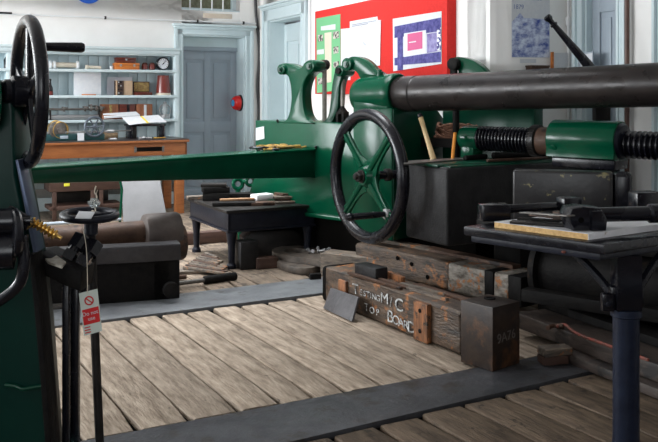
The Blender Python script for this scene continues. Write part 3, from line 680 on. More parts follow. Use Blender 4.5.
# model testing machine on the bench
d = -.78
t = thing('model_testing_machine', 'small dark green lathe-like instrument with a spoked wheel on the bench', 'instrument', FB.w(bp(90, d), d, bz), FB.rz)
a, b = bp(44, d), bp(103.5, d); z1 = bz+.085
mb = MB(FB.M); mb.box(a, bp(76, d), d-.07, d+.07, bz, z1, .008); mb.box(bp(84, d), b, d-.07, d+.07, bz, z1, .008); mb.box(a, b, d-.05, d+.05, bz, z1-.02, .005); mb.part('bed', GLATHE, t)
mb = MB(FB.M); x = bp(63, d); mb.box(x-.05, x+.05, d-.076, d-.07, bz+.025, bz+.065, .003); mb.part('nameplate_panel', GREYD, t)
zz = bh(131.3, d)
mb = MB(FB.M); mb.box(a, bp(107, d), d-.03, d+.03, zz-.015, zz+.012, .005); mb.cyl((bp(107, d), d, zz), (bp(114, d), d, zz), .022, seg=14); mb.part('slide_bar', BRIGHT, t)
for px in (50, 87, 100): x = bp(px, d); MB(FB.M).box(x-.02, x+.02, d-.03, d+.03, z1-.01, zz-.01, .004).part('support', IRON, t)
x = bp(59, d); zc_ = zz+.02
MB(FB.M).rev((x-.03, d, zc_+.01), (.3, -1, 0), [(.10, 0), (.115, .02), (.115, .05), (.09, .06), (.03, .065), (.03, .09)], 32).part('scale_disc', STEEL, t)
mb = MB(FB.M)
for k in range(5): mb.torus((x-.03+.01*k, d+.03-.025*k, zc_+.01), (.3, -1, 0), .118-.004*k, .005, 32, 6)
mb.part('disc_rings', BRASS, t)
wx, wz = bp(94, d-.05), bh(126.3, d-.05); wr = .122
def small_wheel(t, c, n, Rr, r, k, m, hub=.03, name='spoked_wheel', sp=.012):
    n = V(n).normalized(); a = n.orthogonal().normalized(); b = n.cross(a); c = V(c)
    rim = MB(); rim.torus(c, n, Rr, r, 48, 10); ro = rim.part(name, m, t)
    for i in range(k):
        ang = 2*math.pi*i/k+.4; dd = a*math.cos(ang)+b*math.sin(ang)
        MB().tube([c+dd*hub*.6, c+dd*Rr], sp*.8, 8).part('spoke', m, ro)
    MB().rev(c-n*r, n, [(hub, 0), (hub, 2*r), (hub*.6, 2.6*r)], 18).part('hub', m, ro); return ro
small_wheel(t, FB.w(wx, d-.08, wz), -FB.y+FB.x*.1, wr, .014, 6, mat('grey_blue_iron', (.10, .12, .15), .4, .4))
mb = MB(FB.M); mb.cyl((bp(107, d), d, zz), (bp(131, d), d, zz+.005), .007, seg=10); mb.part('screw_rod', STEEL, t)
onb(FB, [(77.5, 133), (84, 133), (84, 143), (77.5, 143)], d-.09, -.003).solo('paper_tag', 'white paper tag hanging in front of the green instrument on the bench', 'tag', PAPER, FB.rz)
a, b = bp(103, -.55), bp(117, -.55)
mb = MB(FB.M); mb.box(a, b, -.6, -.5, bz, bz+.08, .006); mb.box(a+.01, b-.01, -.605, -.6, bz+.02, bz+.06, .003)
mb.solo('small_wooden_tin', 'small brown box behind the instrument, left of the black stand', 'box', mat('tan_box', (.34, .24, .13), .6, c2=(.18, .12, .07), scale=30), FB.rz)
mb = MB(FB.M); mb.box(bp(109, -.75), bp(116, -.75), -.8, -.7, bz, bz+.015, .003); mb.solo('folded_paper', 'small folded white paper lying on the bench right of the wheel', 'paper', PAPER, FB.rz)
# black stand with open papers
d = -.75
a, b = bp(129, d), bp(166, d); z1 = bh(124, d, 150)
t = thing('black_stand', 'black open-fronted stand on the bench carrying open papers', 'stand', FB.w((a+b)/2, d+.1, bz), FB.rz)
mb = MB(FB.M); mb.box(a, b, d, d+.26, z1-.03, z1, .004); mb.part('top', BLACK, t)
for x in (a+.015, b-.055): MB(FB.M).box(x, x+.04, d+.01, d+.24, bz, z1-.03, .003).part('side', BLACK, t)
MB(FB.M).box(a+.05, a+.11, d+.03, d+.2, bz, z1-.03, .003).part('divider', IRON, t)
def openpaper(lab, q, dd, zlift=0):
    P = [FB.hw(px, py, di) for (px, py), di in zip(q, dd)]
    return MB().prism(P, (0, 0, -.004)).solo('open_papers', lab, 'papers', PAPER, 0, 'open papers on the bench stand')
openpaper('left open white sheet on the black bench stand', [(122, 117.5), (140, 116), (147.5, 122.5), (129, 124.8)], (d+.18, d+.18, d-.02, d-.02))
openpaper('right open white sheet on the black bench stand', [(141.5, 116), (158.5, 114.8), (167, 122), (148.5, 122.5)], (d+.18, d+.18, d-.02, d-.02))
P = [FB.hw(*q) for q in ((140.3, 116.5, d+.165), (142.2, 116.3, d+.165), (149, 123.0, d-.03), (147, 123.2, d-.03))]
MB().prism(P, (0, 0, .004)).solo('yellow_strip', 'thin yellow strip between the two open white sheets on the black stand', 'strip', mat('yellow_plastic', (.8, .62, .05), .5))
P = [FB.hw(*q) for q in ((103, 113.5, -.36), (136, 111.5, -.36), (140, 114.8, -.5), (104, 117, -.5))]
MB().prism(P, (0, 0, -.02)).solo('paper_stack', 'stack of white papers sticking out in front of the lowest shelf', 'papers', PAPER)
x0, x1 = fb(102.5, 1, -.4), fb(121, 1, -.4); zz = hz(119, -.4)
MB(FB.M).box(x0, x1, -.46, -.36, zz, zz+.055, .004).solo('brown_box_file', 'flat brown wooden box under the stack of white papers', 'box', MIDW, FB.rz)
mb = MB(FB.M); mb.cyl((bp(139, -.9), -.9, bz+.012), (bp(152, -.9), -.88, bz+.012), .012, seg=10); mb.sph(( bp(144, -.9), -.9, bz+.02), .03, .03, .02); mb.solo('glass_vial', 'small shiny glass piece lying on the bench in front of the black stand', 'vial', BRIGHT)
mb = MB(FB.M); mb.cyl((bp(153, -.85), -.87, bz+.01), (bp(165, -.85), -.87, bz+.01), .01, seg=10); mb.solo('brass_rod', 'short brass-coloured rod lying at the right end of the bench', 'rod', BRASS)

# under the bench
a, b = FB.hit(50, 190, -1.0)[0], FB.hit(123, 190, -1.0)[0]
zt = FB.hit(90, 181, -1.0)[1]; z1 = FB.hit(90, 190.5, -1.0)[1]; z0 = FB.hit(60, 209, -1.0)[1]
t = thing('wooden_rack', 'dark brown wooden rack stored under the workbench', 'rack', FB.w((a+b)/2, -.8, 0), FB.rz)
MB(FB.M).box(a, b, -1.0, -.55, z1, zt+.14, .006).part('top_box', BROWN, t)
for x in (a+.03, a+.5, b-.3): MB(FB.M).box(x, x+.05, -1.0, -.95, 0, z1, .005).part('leg', BROWN, t)
MB(FB.M).box(a, b, -1.0, -.6, z0-.02, z0+.03, .004).part('lower_shelf', BROWN, t)
MB(FB.M).box(a+.1, b-.1, -.62, -.6, z0+.03, z1, .004).part('back_panel', IRON, t)
x0, z0 = FB.hit(64, 185, -1.01); MB(FB.M).box(x0, x0+.07, -1.006, -1.0, z0-.018, z0+.018, .002).part('yellow_label', mat('yellow_label', (.75, .7, .05), .6), t)
# leaning white board
P = [gp(127, 236), gp(170, 229)]
Y = 10.2; lo = [at(124, 226, Y), at(169, 221, Y+.1)]; hi = [at(122, 180, Y+.25), at(160, 179, Y+.35)]
zz = 0.0
lo = [V((p.x, p.y, 0.0)) for p in lo]
MB().prism([lo[0], lo[1], hi[1], hi[0]], V((.0, -.02, 0)), .002).solo('white_board', 'blank greyish-white board leaning against the workbench under the green beam', 'board', GRAYB)
# green-legged small stand at the left under the beam
t = thing('green_stand', 'thin green iron stand below the beam behind the small horizontal handwheel', 'stand', V((at(75, 230, 8.6).x, 8.7, 0)))
for px, Y in ((31, 8.6), (121, 9.0)):
    p = at(px, 190, Y); q = V((p.x-.03, p.y, 0)); MB().tube([q, V((p.x+.01, p.y, .6)), V((p.x-.03, p.y, .80))], .026 if px < 99 else .013, 10).part('leg', GREEN, t)
p, q = at(31, 190, 8.6), at(121, 190, 9.0)
MB().tube([V((p.x, p.y, .80)), V((q.x, q.y, .80))], .03, 10).part('top_rail', GREEN, t)
MB().tube([V((p.x, p.y, .3)), V((q.x, q.y, .3))], .016, 8).part('lower_rail', GREYD, t)
# ================= TESTING MACHINE =================
def mp(px, py, y=0.0): x, z = FM.hit(px, py, y); return FM.w(x, y, z)
T = thing('testing_machine', 'huge green and black horizontal tensile testing machine filling the right half of the room', 'machine', FM.w(1.2, .3, 0), FM.rz)
zb_ = FM.hit(315, 122.3)[1]; zl = FM.hit(315, 214.2)[1]
xL = FM.hit(255, 122)[0]; xP, _ = FM.hit(352, 120, 0)
# main casting
pr = [(xL, zb_), (1.0, zb_), (1.0, .40), (FM.hit(312, 214)[0], zl-.01), (FM.hit(250, 190)[0], zl+.05), (FM.hit(249, 186)[0], zl+.14), (xL, zl+.32)]
mb = MB(FM.M); mb.prism([(x, 0, z) for x, z in pr], (0, .62, 0), .018); mb.box(FM.hit(250, 190)[0]-.02, 1.0, -.02, .64, zl-.03, zl+.01, .01)
mb.part('body_casting', GREEN, T)
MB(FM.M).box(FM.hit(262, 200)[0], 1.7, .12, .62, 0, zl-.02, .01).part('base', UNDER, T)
# pedestal under the sleeve
zp = FM.hit(392, 108, -.18)[1]; xp = FM.hit(392, 108, -.18)[0]; xq = FM.hit(353, 120, -.18)[0]
mb = MB(FM.M); mb.box(xq, xp, -.18, .18, .36, zp, .012)
mb.part('pedestal', GREEN, T)
# rounded cheek plate to the right of the pedestal
cz = [(xp-.03, .18, .36), (xp-.03, .18, zp-.02)]
ych = .62
pl = [( -.17, .36), (-.17, zp-.01), (.30, zp-.01), (.45, zp-.03), (.53, zp-.10), (.56, zp-.22), (.56, .36)]
MB(FM.M).prism([(xp-.06, y, z) for y, z in pl], (.07, 0, 0), .012).part('cheek_plate', GDARK, T)  # darker green carries the shade of this face turned from the light
# bar and sleeve
ax0 = FM.l(at(402, 94, 7.45)); bz0 = ax0.z; by = ax0.y; bx0 = ax0.x
bx9 = FM.l(at(735, 82.3, 5.45)).x; slope = .030
def bar_c(x): return (x, by, bz0+slope*(x-bx0))
mb = MB(FM.M); mb.rev(bar_c(bx0-.1), V(bar_c(bx9))-V(bar_c(bx0)), [(.14, 0), (.147, .13), (.150, .135), (.150, .26), (.146, .265), (.144, .28), (.148, .30), (.1515, 3.1)], 48)
mb.part('main_bar', BARM, T)
sx0 = FM.hit(350, 95, by-.15)[0]
L = bx0-sx0
mb = MB(FM.M); mb.rev(bar_c(sx0-.02), V(bar_c(bx0))-V(bar_c(sx0)), [(.02, -.02), (.10, -.015), (.138, .0), (.152, .025), (.160, .08), (.168, L*.55), (.178, L*.8), (.182, L-.06), (.180, L-.02), (.168, L)], 44)
mb.box(sx0+.03, bx0-.03, by-.15, by+.15, zp-.06, bz0-.02, .02)
mb.part('sleeve', GREEN, T)
# lever arm arching over the sleeve
def outline(pts, y, th, b=.012, n=4): # traced side outline at depth y, real thickness th
    P = cat([FM.l(mp(px, py, y)) for px, py in pts], n, True); return P
def zz4(pts): return [(270+a/4.423, 50+b/4.423) for a, b in pts]
arm = zz4([(330, 64), (333, 48), (345, 34), (368, 28), (395, 33), (420, 46), (440, 64), (458, 84), (480, 100), (500, 112), (470, 130), (410, 132), (395, 122), (385, 104), (370, 90), (350, 88), (335, 80)])
P = outline(arm, -.07, .1)
MB(FM.M).prism(P, (0, .10, 0), .012).part('lever_arm', GREEN, T)
c = FM.l(mp(*zz4([(347, 64)])[0], -.07)); mb = MB(FM.M); mb.cyl((c.x, -.10, c.z), (c.x, .05, c.z), .058, seg=28, b=.006); mb.part('arm_eye', GREEN, T)
mb = MB(FM.M); mb.cyl((c.x, -.115, c.z), (c.x, -.10, c.z), .03, seg=8); mb.cyl((c.x, -.125, c.z), (c.x, -.115, c.z), .018, seg=16); mb.part('pin', GDARK, T)
c = FM.l(mp(378, 75, by)); MB(FM.M).rev((bx0-.22, by-.03, bz0+.15), Z, [(.03, 0), (.03, .04), (.018, .045), (.018, .06), (0, .062)], 14).part('oil_cup', GREEN, T)
# scroll casting: left pair of horns
horn = zz4([(38, 88), (36, 74), (46, 62), (64, 58), (90, 64), (112, 74), (128, 82), (140, 74), (150, 58), (166, 46), (188, 43), (204, 52), (204, 70), (200, 88), (184, 100), (168, 112), (154, 136), (146, 165), (143, 200), (146, 250), (156, 290), (176, 314), (205, 326), (150, 330), (80, 330), (50, 324), (72, 306), (84, 280), (90, 250), (93, 210), (91, 170), (86, 140), (78, 116), (62, 106), (46, 100)])
P = outline(horn, .0, .12)
MB(FM.M).prism(P, (0, .13, 0), .012).part('scroll_horns', GREEN, T)
for (a, b), r, l in (((50, 86), .05, .17), ((178, 72), .058, .17)):
    c = FM.l(mp(*zz4([(a, b)])[0], -.02)); q = MB(FM.M); q.cyl((c.x, -.03, c.z), (c.x, -.03+l, c.z), r, seg=28, b=.006); ro = q.part('horn_eye', GREEN, T)
    q = MB(FM.M); q.cyl((c.x, -.045, c.z), (c.x, -.03, c.z), r*.55, seg=8); q.cyl((c.x, -.058, c.z), (c.x, -.045, c.z), r*.33, seg=14); q.part('pin', GDARK, ro)
c2 = FM.l(mp(*zz4([(238, 66)])[0], .20)); MB(FM.M).cyl((c2.x, .17, c2.z), (c2.x, .24, c2.z), .05, seg=24, b=.008).part('link_eye', DULL, T)
# right-hand horn
horn2 = zz4([(284, 98), (288, 80), (300, 70), (318, 72), (328, 86), (326, 104), (316, 124), (306, 160), (302, 210), (298, 260), (284, 296), (262, 330), (225, 330), (252, 300), (262, 262), (268, 210), (274, 150)])
P = outline(horn2, .12, .1); MB(FM.M).prism(P, (0, .10, 0), .01).part('side_horn', GDARK, T)
c = FM.l(mp(*zz4([(304, 92)])[0], .08)); q = MB(FM.M); q.cyl((c.x, .08, c.z), (c.x, .25, c.z), .052, seg=24, b=.006); ro = q.part('horn_eye', GREEN, T)
MB(FM.M).cyl((c.x, .06, c.z), (c.x, .08, c.z), .03, seg=8).part('pin', DULL, ro)
# links
p = mp(325, 65, .3); q_ = mp(325, 121, .3)
a = FM.l(mp(324.5, 66, .20))
MB(FM.M).tube([(a.x, .20, a.z), (a.x, .20, zb_)], .022, 12).part('link_rod', LINK, T)
a = FM.l(mp(342.5, 72, .16)); MB(FM.M).tube([(a.x, .16, a.z), (a.x, .16, zb_+.12)], .019, 12).part('link_rod', LINK, T)
MB(FM.M).cyl((a.x+.0, .12, a.z), (a.x+.0, .20, a.z), .045, seg=24, b=.008).part('link_eye', DULL, T)
mb = MB(FM.M); mb.box(a.x-.05, a.x-.02, .12, .2, zb_-.01, zb_+.10, .006); mb.box(a.x+.02, a.x+.05, .12, .2, zb_-.01, zb_+.10, .006); mb.rev((a.x, .16, zb_+.08), Z, [(.05, 0), (.05, .02), (.02, .06), (.017, .09)], 16); mb.part('clevis', DULL, T)
# small fittings on the body
for px, py in ((273, 145), (316, 147), (277.5, 120.6)):
    c = FM.l(mp(px, py, -.01)); q = MB(FM.M); q.sph((c.x, -.012, c.z), .014, .014, .014, 12); q.cyl((c.x, 0, c.z-.02), (c.x, -.012, c.z), .008, seg=8); q.part('oil_nipple', BLACK, T)
P = [FM.l(mp(px, py, -.001)) for px, py in ((256, 128), (264, 126.3), (264.5, 138.5), (256, 140.5))]
MB(FM.M).prism([(p.x, -.001, p.z) for p in P], (0, -.003, 0)).solo('white_card', 'small blank white card stuck on the left end of the green machine body', 'card', PAPER, FM.rz)

# weigh beam (runs out from the body towards the left)
yb0, yb1 = .35, -3.55
e = FM.l(mp(315, 151, 0)); xb = e.x
zt = at(165, 158.7, 7.2)
def wb(px, py):      # point on the beam's front face: plane x = xb of the machine frame
    o = FM.I @ V((0, 0, H)); d_ = (FM.I @ at(px, py, 1.0))-o; k = (xb-o.x)/d_.x; return o+d_*k
tops = [wb(px, y) for px, y in ((310, 151), (165, 158.7), (18, 169.6))]; bots = [wb(px, y) for px, y in ((310, 177.5), (165, 180.5), (18, 184))]
ztop = sum(p.z for p in tops)/3
P = [(xb, .0, ztop), (xb, tops[2].y-.6, ztop), (xb, bots[2].y-.6, bots[2].z+.01), (xb, bots[2].y, bots[2].z), (xb, bots[1].y, bots[1].z), (xb, bots[0].y, bots[0].z), (xb, .0, bots[0].z-.01)]
T2 = thing('weigh_beam', 'long tapering green steelyard beam reaching left from the machine above the low table', 'beam', FM.w(xb-.1, -1.2, bots[0].z), FM.rz)
MB(FM.M).prism(P, (-.26, 0, 0), .006).part('beam_body', GDARK, T2)
P = [(xb+.012, .0, ztop-.012), (xb+.012, tops[2].y-.6, ztop-.012), (xb-.272, tops[2].y-.6, ztop-.012), (xb-.272, .0, ztop-.012)]
MB(FM.M).prism(P, (0, 0, .02), .004).part('top_flange', GREEN, T2)
# webbing and papers on the beam
t = thing('yellow_webbing', 'heap of yellow and black webbing lying on the beam against the machine body', 'webbing', FM.w(xb-.14, -.3, ztop+.008), FM.rz)
for i in range(15):
    yc = -.12-R.random()*.42; xc = xb-.05-R.random()*.18; pts = []
    for k in range(9):
        a = k/8*6.28*.6+i; pts.append((xc+.07*math.cos(a)*(1+.3*R.random()), yc+.12*math.sin(a)+.02*R.random(), ztop+.018+.022*(i % 4)/3+.008*R.random()))
    q = MB(FM.M); q.tube(cat([(min(max(x, xb-.24), xb-.015), min(max(y, -.62), -.02), z) for x, y, z in pts], 3), .010, 6); 
    q.part('loop', YCLOTH if i % 5 else BLACK, t)

# handwheel of the machine
Pc = at(367.5, 176, 6.9); n = V((-.86, -.51, 0)); n.normalize()
t = thing('machine_handwheel', 'large handwheel with black rim and four green spokes in front of the green body', 'handwheel', V((Pc.x, Pc.y, Pc.z-.55)))
RR = .482; tr = .048
rim = MB().torus(Pc, n, RR, tr, 84, 18).part('rim', BLACK, t)
a = V((.51, -.86, 0)); up = Z
for i in range(4):
    ang = math.radians(45+90*i); d_ = a*math.cos(ang)+up*math.sin(ang); s_ = n.cross(d_)
    prof = [(.06, .10), (.11, .078), (.17, .052), (.26, .040), (.38, .040), (.42, .046), (.455, .066)]
    poly = [Pc+d_*u+s_*w for u, w in prof]+[Pc+d_*u-s_*w for u, w in reversed(prof)]
    q = MB(); q.prism([p-n*.012 for p in poly], n*.024, .006)
    q.tube([Pc+d_*.09+n*.012, Pc+d_*.45+n*.012], [.026, .016], 10); q.part('spoke', GREEN, t)
MB().rev(Pc-n*.05, n, [(.10, 0), (.105, .02), (.105, .05), (.085, .07), (.075, .10), (.07, .105)], 36).part('hub', GREEN, t)
q = MB(); q.rev(Pc+n*.055, n, [(.052, 0), (.052, .012)], 28); q.rev(Pc+n*.067, n, [(.042, 0), (.042, .03), (.036, .036)], 6); q.rev(Pc+n*.10, n, [(.024, 0), (.024, .02), (.018, .026)], 18); q.part('nut', IRON, t)
MB().cyl(Pc-n*.05, Pc-n*.62, .034, seg=20).part('shaft', BLACK, t)
q = MB(); q.rev(Pc-n*.16, -n, [(.03, 0), (.05, .015), (.05, .05), (.03, .06)], 22); q.part('collar', IRON, t)
hp = Pc+a*(.30)+up*(-.36)
hp = Pc+a*.27+up*(-.265)
q = MB(); q.rev(hp, n, [(.03, -.03), (.036, 0), (.02, .02), (.021, .04), (.025, .12), (.026, .28), (.024, .31), (.030, .318), (.032, .34), (.02, .36), (0, .362)], 20); q.part('handle', BLACK, t)
q = MB(); q.rev(hp-n*.01, n, [(.04, 0), (.04, .03), (.034, .036)], 18); q.part('handle_boss', BRIGHT, t)

# far-side arm and frame
T3 = T
yf = .52
af = [(449, 66), (450, 59), (456, 57), (463, 57.5), (472, 60.5), (480, 66), (486, 73), (500, 90), (455, 90), (458, 72), (454, 70)]
P = outline(af, yf, .1); MB(FM.M).prism(P, (0, .10, 0), .01).part('lever_arm', GREEN, T)
c = FM.l(mp(452.5, 64, yf-.05)); q = MB(FM.M); q.cyl((c.x, yf-.06, c.z), (c.x, yf+.04, c.z), .055, seg=24, b=.006); q.box(c.x-.03, c.x+.03, yf-.05, yf-.01, c.z-.30, c.z, .006); q.part('link_eye', DULL, T)
x0, z0 = FM.hit(440, 103, .44); x1, _ = FM.hit(533, 103, .44)
MB(FM.M).box(x0, x1, .46, .62, .3, z0, .03).part('far_side_casting', GDARK, T)
# tie rod going down from the bar
xr, _ = FM.hit(456, 120, .0); zc_ = FM.hit(456, 160, 0)[1]
MB(FM.M).cyl((xr, .0, .9), (xr, .0, bz0-.05), .028, seg=14).part('tie_rod', DULL, T)
c = FM.l(mp(456, 135, .35))
q = MB(FM.M)
for i in range(16):
    pts = []
    for k in range(8): aa = k/7*5+i*1.7; pts.append((c.x+.02+.22*math.cos(aa)*R.uniform(.5, 1), .32+.08*math.sin(aa), c.z+.03+.07*math.sin(aa*1.3+i)*R.uniform(.5, 1)))
    q.tube(cat(pts, 3), .012, 6)
q.solo('rope_coil', 'tangled brown rope behind the green screw end under the big bar', 'rope', ROPE, FM.rz)
MB(FM.M).box(c.x-.3, c.x+.4, .20, .44, zb_-.12, c.z-.09, .01).part('rear_ledge', DULL, T)

# crosshead box
FX = Fr(at(447, 168, 6.3).x, 6.3, math.degrees(math.atan2(.50, .866)))
xt = .0; z1 = 1.056; z0 = at(447, 247, 6.3).z
T4 = thing('crosshead_box', 'heavy grey-black iron crosshead box with green painted top edge beside the handwheel', 'machine part', FX.w(.7, .3, z0), FX.rz)
mb = MB(FX.M); mb.box(0, 1.78, 0, .52, z0, z1, .022, seg=3); mb.part('box_body', BOXM, T4)
mb = MB(FX.M); mb.box(-.01, 1.7, .10, .47, z1-.005, z1+.014, .006); mb.box(.04, 1.72, .012, .11, z1-.004, z1+.008, .004); mb.part('top_plate', GDARK, T4)
MB(FX.M).box(.80, 1.6, .12, .44, .0, z0+.005, .02).part('support', DULL, T4)
# timber-coloured supports below
# screws, nut and end cap
scx = FM.l(at(480, 139, 7.0)); sy, sz_ = scx.y, 1.232
T5 = thing('loading_screw', 'long black threaded loading screw with a green drum-shaped nut above the iron box', 'screw', FM.w(2.6, sy, z1), FM.rz)
def sxp(px): return FM.hit(px, 140, sy-.06)[0]
x0 = sxp(476); x1 = sxp(529)
def thread(x0, x1, r, pitch, name='thread'):
    prof = []; x = 0.0; L = x1-x0
    while x < L: prof += [(r*.80, x), (r*.84, x+pitch*.25), (r, x+pitch*.42), (r, x+pitch*.68), (r*.84, x+pitch*.85)]; x += pitch
    return MB(FM.M).rev((x0, sy, sz_), (1, 0, 0), prof, 36).part(name, BLACK, T5, ang=.9)
thread(x0, x1, .098, .030)
q = MB(FM.M); a = sxp(459)
q.rev((a-.02, sy, sz_), (1, 0, 0), [(.02, 0), (.075, .008), (.095, .03), (.10, .06), (.10, x0-a+.03)], 32); q.box(a+.02, x0-.02, sy-.07, sy+.07, z1, sz_-.06, .01); q.part('end_cap', GREEN, T5)
x2 = sxp(536.5)
q = MB(FM.M); q.rev((x1, sy, sz_), (1, 0, 0), [(.09, 0), (.112, .01), (.115, x2-x1-.01), (.10, x2-x1)], 40)
for k in range(36):
    aa = k*math.pi/18; q.box(-.0, x2-x1-.01, -.005, .005, .112, .12, M=Matrix.Translation((x1+.005, sy, sz_)) @ Matrix.Rotation(aa, 4, 'X'))
q.part('knurled_ring', IRON, T5)
x3 = sxp(553); MB(FM.M).cyl((x2, sy, sz_), (x3, sy, sz_), .105, seg=36, b=.006).part('plain_collar', RUST, T5)
x4 = sxp(621)
yy_, zz_ = sy-.02, sz_+.022; r = .142
pf = [(math.sin(a)*r, math.cos(a)*r) for a in [math.radians(v) for v in range(-115, 116, 10)]]
pf = [(y, z) for y, z in pf]+[(.135, -.12), (.10, -.135), (-.10, -.135), (-.135, -.12)]
MB(FM.M).prism([(x3-.01, yy_+y, zz_+z) for y, z in pf], (x4-x3, 0, 0), .010).part('drum_nut', GREEN, T5)
MB(FM.M).rev((x4-.02, yy_, zz_), (1, 0, 0), [(.128, 0), (.130, .012), (.115, .03), (.10, .034)], 40).part('nut_end_disc', NAVY, T5)
MB(FM.M).rev((x3+.05, yy_-.118, zz_-.06), (-.1, -1, -.4), [(.03, 0), (.03, .012), (.022, .016)], 18).part('nut_boss', GREEN, T5)
x5 = FM.hit(700, 144, sy)[0]
thread(x4+.01, x5, .098, .038)
q = MB(FM.M); q.box(x3+.02, x4-.02, sy-.12, sy+.10, z1, zz_-.12, .01); q.part('saddle', BLACK, T5)
q = MB(FM.M); q.box(x4+.25, x5, sy-.02, sy+.14, .7, sz_-.09, .01); q.part('screw_bearing', DULL, T5)

# loose bars lying on the crosshead box
def zrod(p0, p1, z, r): return [V((*gp(*p0, z).xy, z+r)), V((*gp(*p1, z).xy, z+r))]
zt_ = z1+.014
def onbox(px, py): p = gp(px, py, zt_); return V((p.x, p.y, zt_))
def rod(nm, lab, p0, p1, r, m, ct='rod', head=None, grp=None):
    a, b = onbox(*p0), onbox(*p1); a.z += r+.002; b.z += r+.002; t = thing(nm, lab, ct, V((a.x, a.y, zt_)))
    MB().cyl(a, b, r, seg=14, b=r*.2).part('bar', m, t)
    if head: dd = (b-a).normalized(); MB().cyl(a+dd*.02, a+dd*head[0], r*head[1], seg=14, b=.004).part('collar', m, t)
MB().prism([onbox(403.5, 165.5), onbox(404, 162.5), onbox(470, 158.2), onbox(472, 159.8)], (0, 0, .012), .002).solo('flat_bar', 'thin pale-ended flat bar along the left rear edge of the iron box top', 'bar', STEEL)
rod('round_bar', 'short dark round bar lying on the iron box below the green end cap', (465, 160.8), (486, 159.2), .020, DULL)
rod('round_bar', 'thick dark round bar with a pointed collar lying across the iron box top', (493, 159.2), (570, 155.6), .026, DULL)
rod('square_bar', 'thin brown bar lying in front of the other bars on the iron box top', (487, 162.6), (552, 159.4), .012, RUST, 'bar')
# hammer leaning
a = onbox(433.5, 160.5)+V((0, .0, .008)); b = at(419.5, 114, a.y+.12)
t = thing('hammer', 'hammer with a pale wooden handle standing upright against the dark green casting', 'hammer', a)
dd = b-a
MB().tube([a, a+dd*.35, a+dd*.7, a+dd*.93], [.024, .019, .018, .021], 14).part('handle', HANDW, t)
MB().cyl(a+dd*.92, a+dd*1.0, .024, .020, seg=14, b=.003).part('handle_cap', BLACK, t)
a = onbox(452.5, 159.8)+V((0, 0, .006)); b = at(455, 133, a.y+.10)
MB().tube([a, b], .014, 10).solo('orange_stick', 'thin orange stick standing beside the dark tie rod left of the screw', 'stick', ORST)

# iron lever sticking up behind the bar
a, b = at(594, 72, 7.0), at(549, 19, 7.0); dd = b-a
t = thing('iron_lever', 'slanting black iron lever with a knobbed end rising behind the big bar', 'lever', V((a.x, a.y, a.z-.1)))
q = MB(); q.rev(a-dd*.15, dd, [(.044, 0), (.04, .3*dd.length), (.028, .75*dd.length), (.022, 1.02*dd.length), (.030, 1.03*dd.length), (.030, 1.055*dd.length), (.020, 1.065*dd.length), (.022, 1.12*dd.length), (.032, 1.15*dd.length), (.032, 1.19*dd.length), (.02, 1.21*dd.length), (0, 1.212*dd.length)], 18); q.part('lever_shaft', BLACK, t)
q = MB(); q.box(a.x-.0, a.x+.12, a.y-.05, a.y+.05, .3, a.z-.05, .01); q.part('lever_post', DULL, t)

# black block in front of the box and machine bed
ang = -16; cB = at(613, 172.5, 5.62)
FK2 = Fr(cB.x, cB.y, ang)
T6 = thing('iron_block', 'long chipped black block with yellowish worn patches before the iron box under the screw', 'block', FK2.w(-.35, .1, .76), FK2.rz)
wl_ = FK2.hit(512.5, 180, 0)[0]
q = MB(FK2.M); q.box(wl_, 0, 0, .15, .76, cB.z, .018, seg=3)
q.part('block_body', mat('chipped_black_paint', (.014, .013, .014), .35, c2=(.024, .023, .024), scale=9, bump=.15, bscale=30, c3=(.22, .19, .09), s3=11, t3=.61, w3=.04), T6)
q = MB(FK2.M); q.box(.0, .12, .02, .17, .76, cB.z-.004, .03, seg=3); q.part('rounded_end', BLACK, T6)
# bed
T7 = thing('machine_bed', 'dark iron machine bed with a horizontal drum below the front of the machine', 'machine bed', FM.w(3.0, -1.0, 0), FM.rz)
pb = FM.l(FK2.w(wl_, 0)); pe = FM.l(FK2.w(.12, 0))
MB(FM.M).box(pb.x-.25, 4.6, pb.y-.06, pb.y+.90, .64, .758, .02).part('bed_plate', DULL, T7)
MB(FM.M).box(pb.x-.1, 4.5, pb.y+.48, pb.y+.9, 0, .64, .02).part('bed_web', DULL, T7)
dc = FM.l(at(640, 262, 5.35))
MB(FM.M).rev((pb.x+.1, pb.y+.22, .43), (1, 0, 0), [(.20, 0), (.24, .02), (.24, .06), (.19, .07), (.19, 1.0), (.24, 1.01), (.24, 1.08), (.19, 1.09), (.19, 2.0)], 36).part('drum', DULL, T7)
for k in range(3): MB(FM.M).box(pb.x+.3+.5*k, pb.x+.36+.5*k, pb.y+.30, pb.y+.49, 0.2, .64, .01).part('bed_rib', DULL, T7)
# ================= TIMBERS AND FLOOR ITEMS =================
# front timber
a, b = gp(360, 315), gp(454, 353); dd = (b-a).normalized(); ang = math.degrees(math.atan2(dd.y, dd.x))
FT = Fr(b.x, b.y, ang); hT = .262; x0 = FT.hit(325, 290, 0)[0]; x1 = .06; wT = .27
T = thing('timber_baulk', 'dark oily timber baulk chalked TESTING M/C TOP BOARD, in front of the other baulk', 'timber', FT.w((x0+x1)/2, wT/2, 0), FT.rz)
MB(FT.M).box(x0, x1, 0, wT, .003, hT, .018, seg=3).rough(.004, 3, 3).part('baulk', TIMBER, T)
MB(FT.M).box(x0-.035, x0+.015, -.012, wT+.012, .0, hT+.004, .03, seg=3).part('end_strap', DULL, T, 'black iron end strap')
for p0, p1, y0_, y1_ in ((338.5, 346, 279, 300),):
    xa, za = FT.hit(p0, y0_, -.02); xb_, _ = FT.hit(p1, y0_, -.02); MB(FT.M).box(xa, xb_, -.025, 0, .03, za, .005).part('batten', BATTEN, T)
xa, za = FT.hit(414, 303.5, -.03); xb_, _ = FT.hit(428, 303.5, -.03)
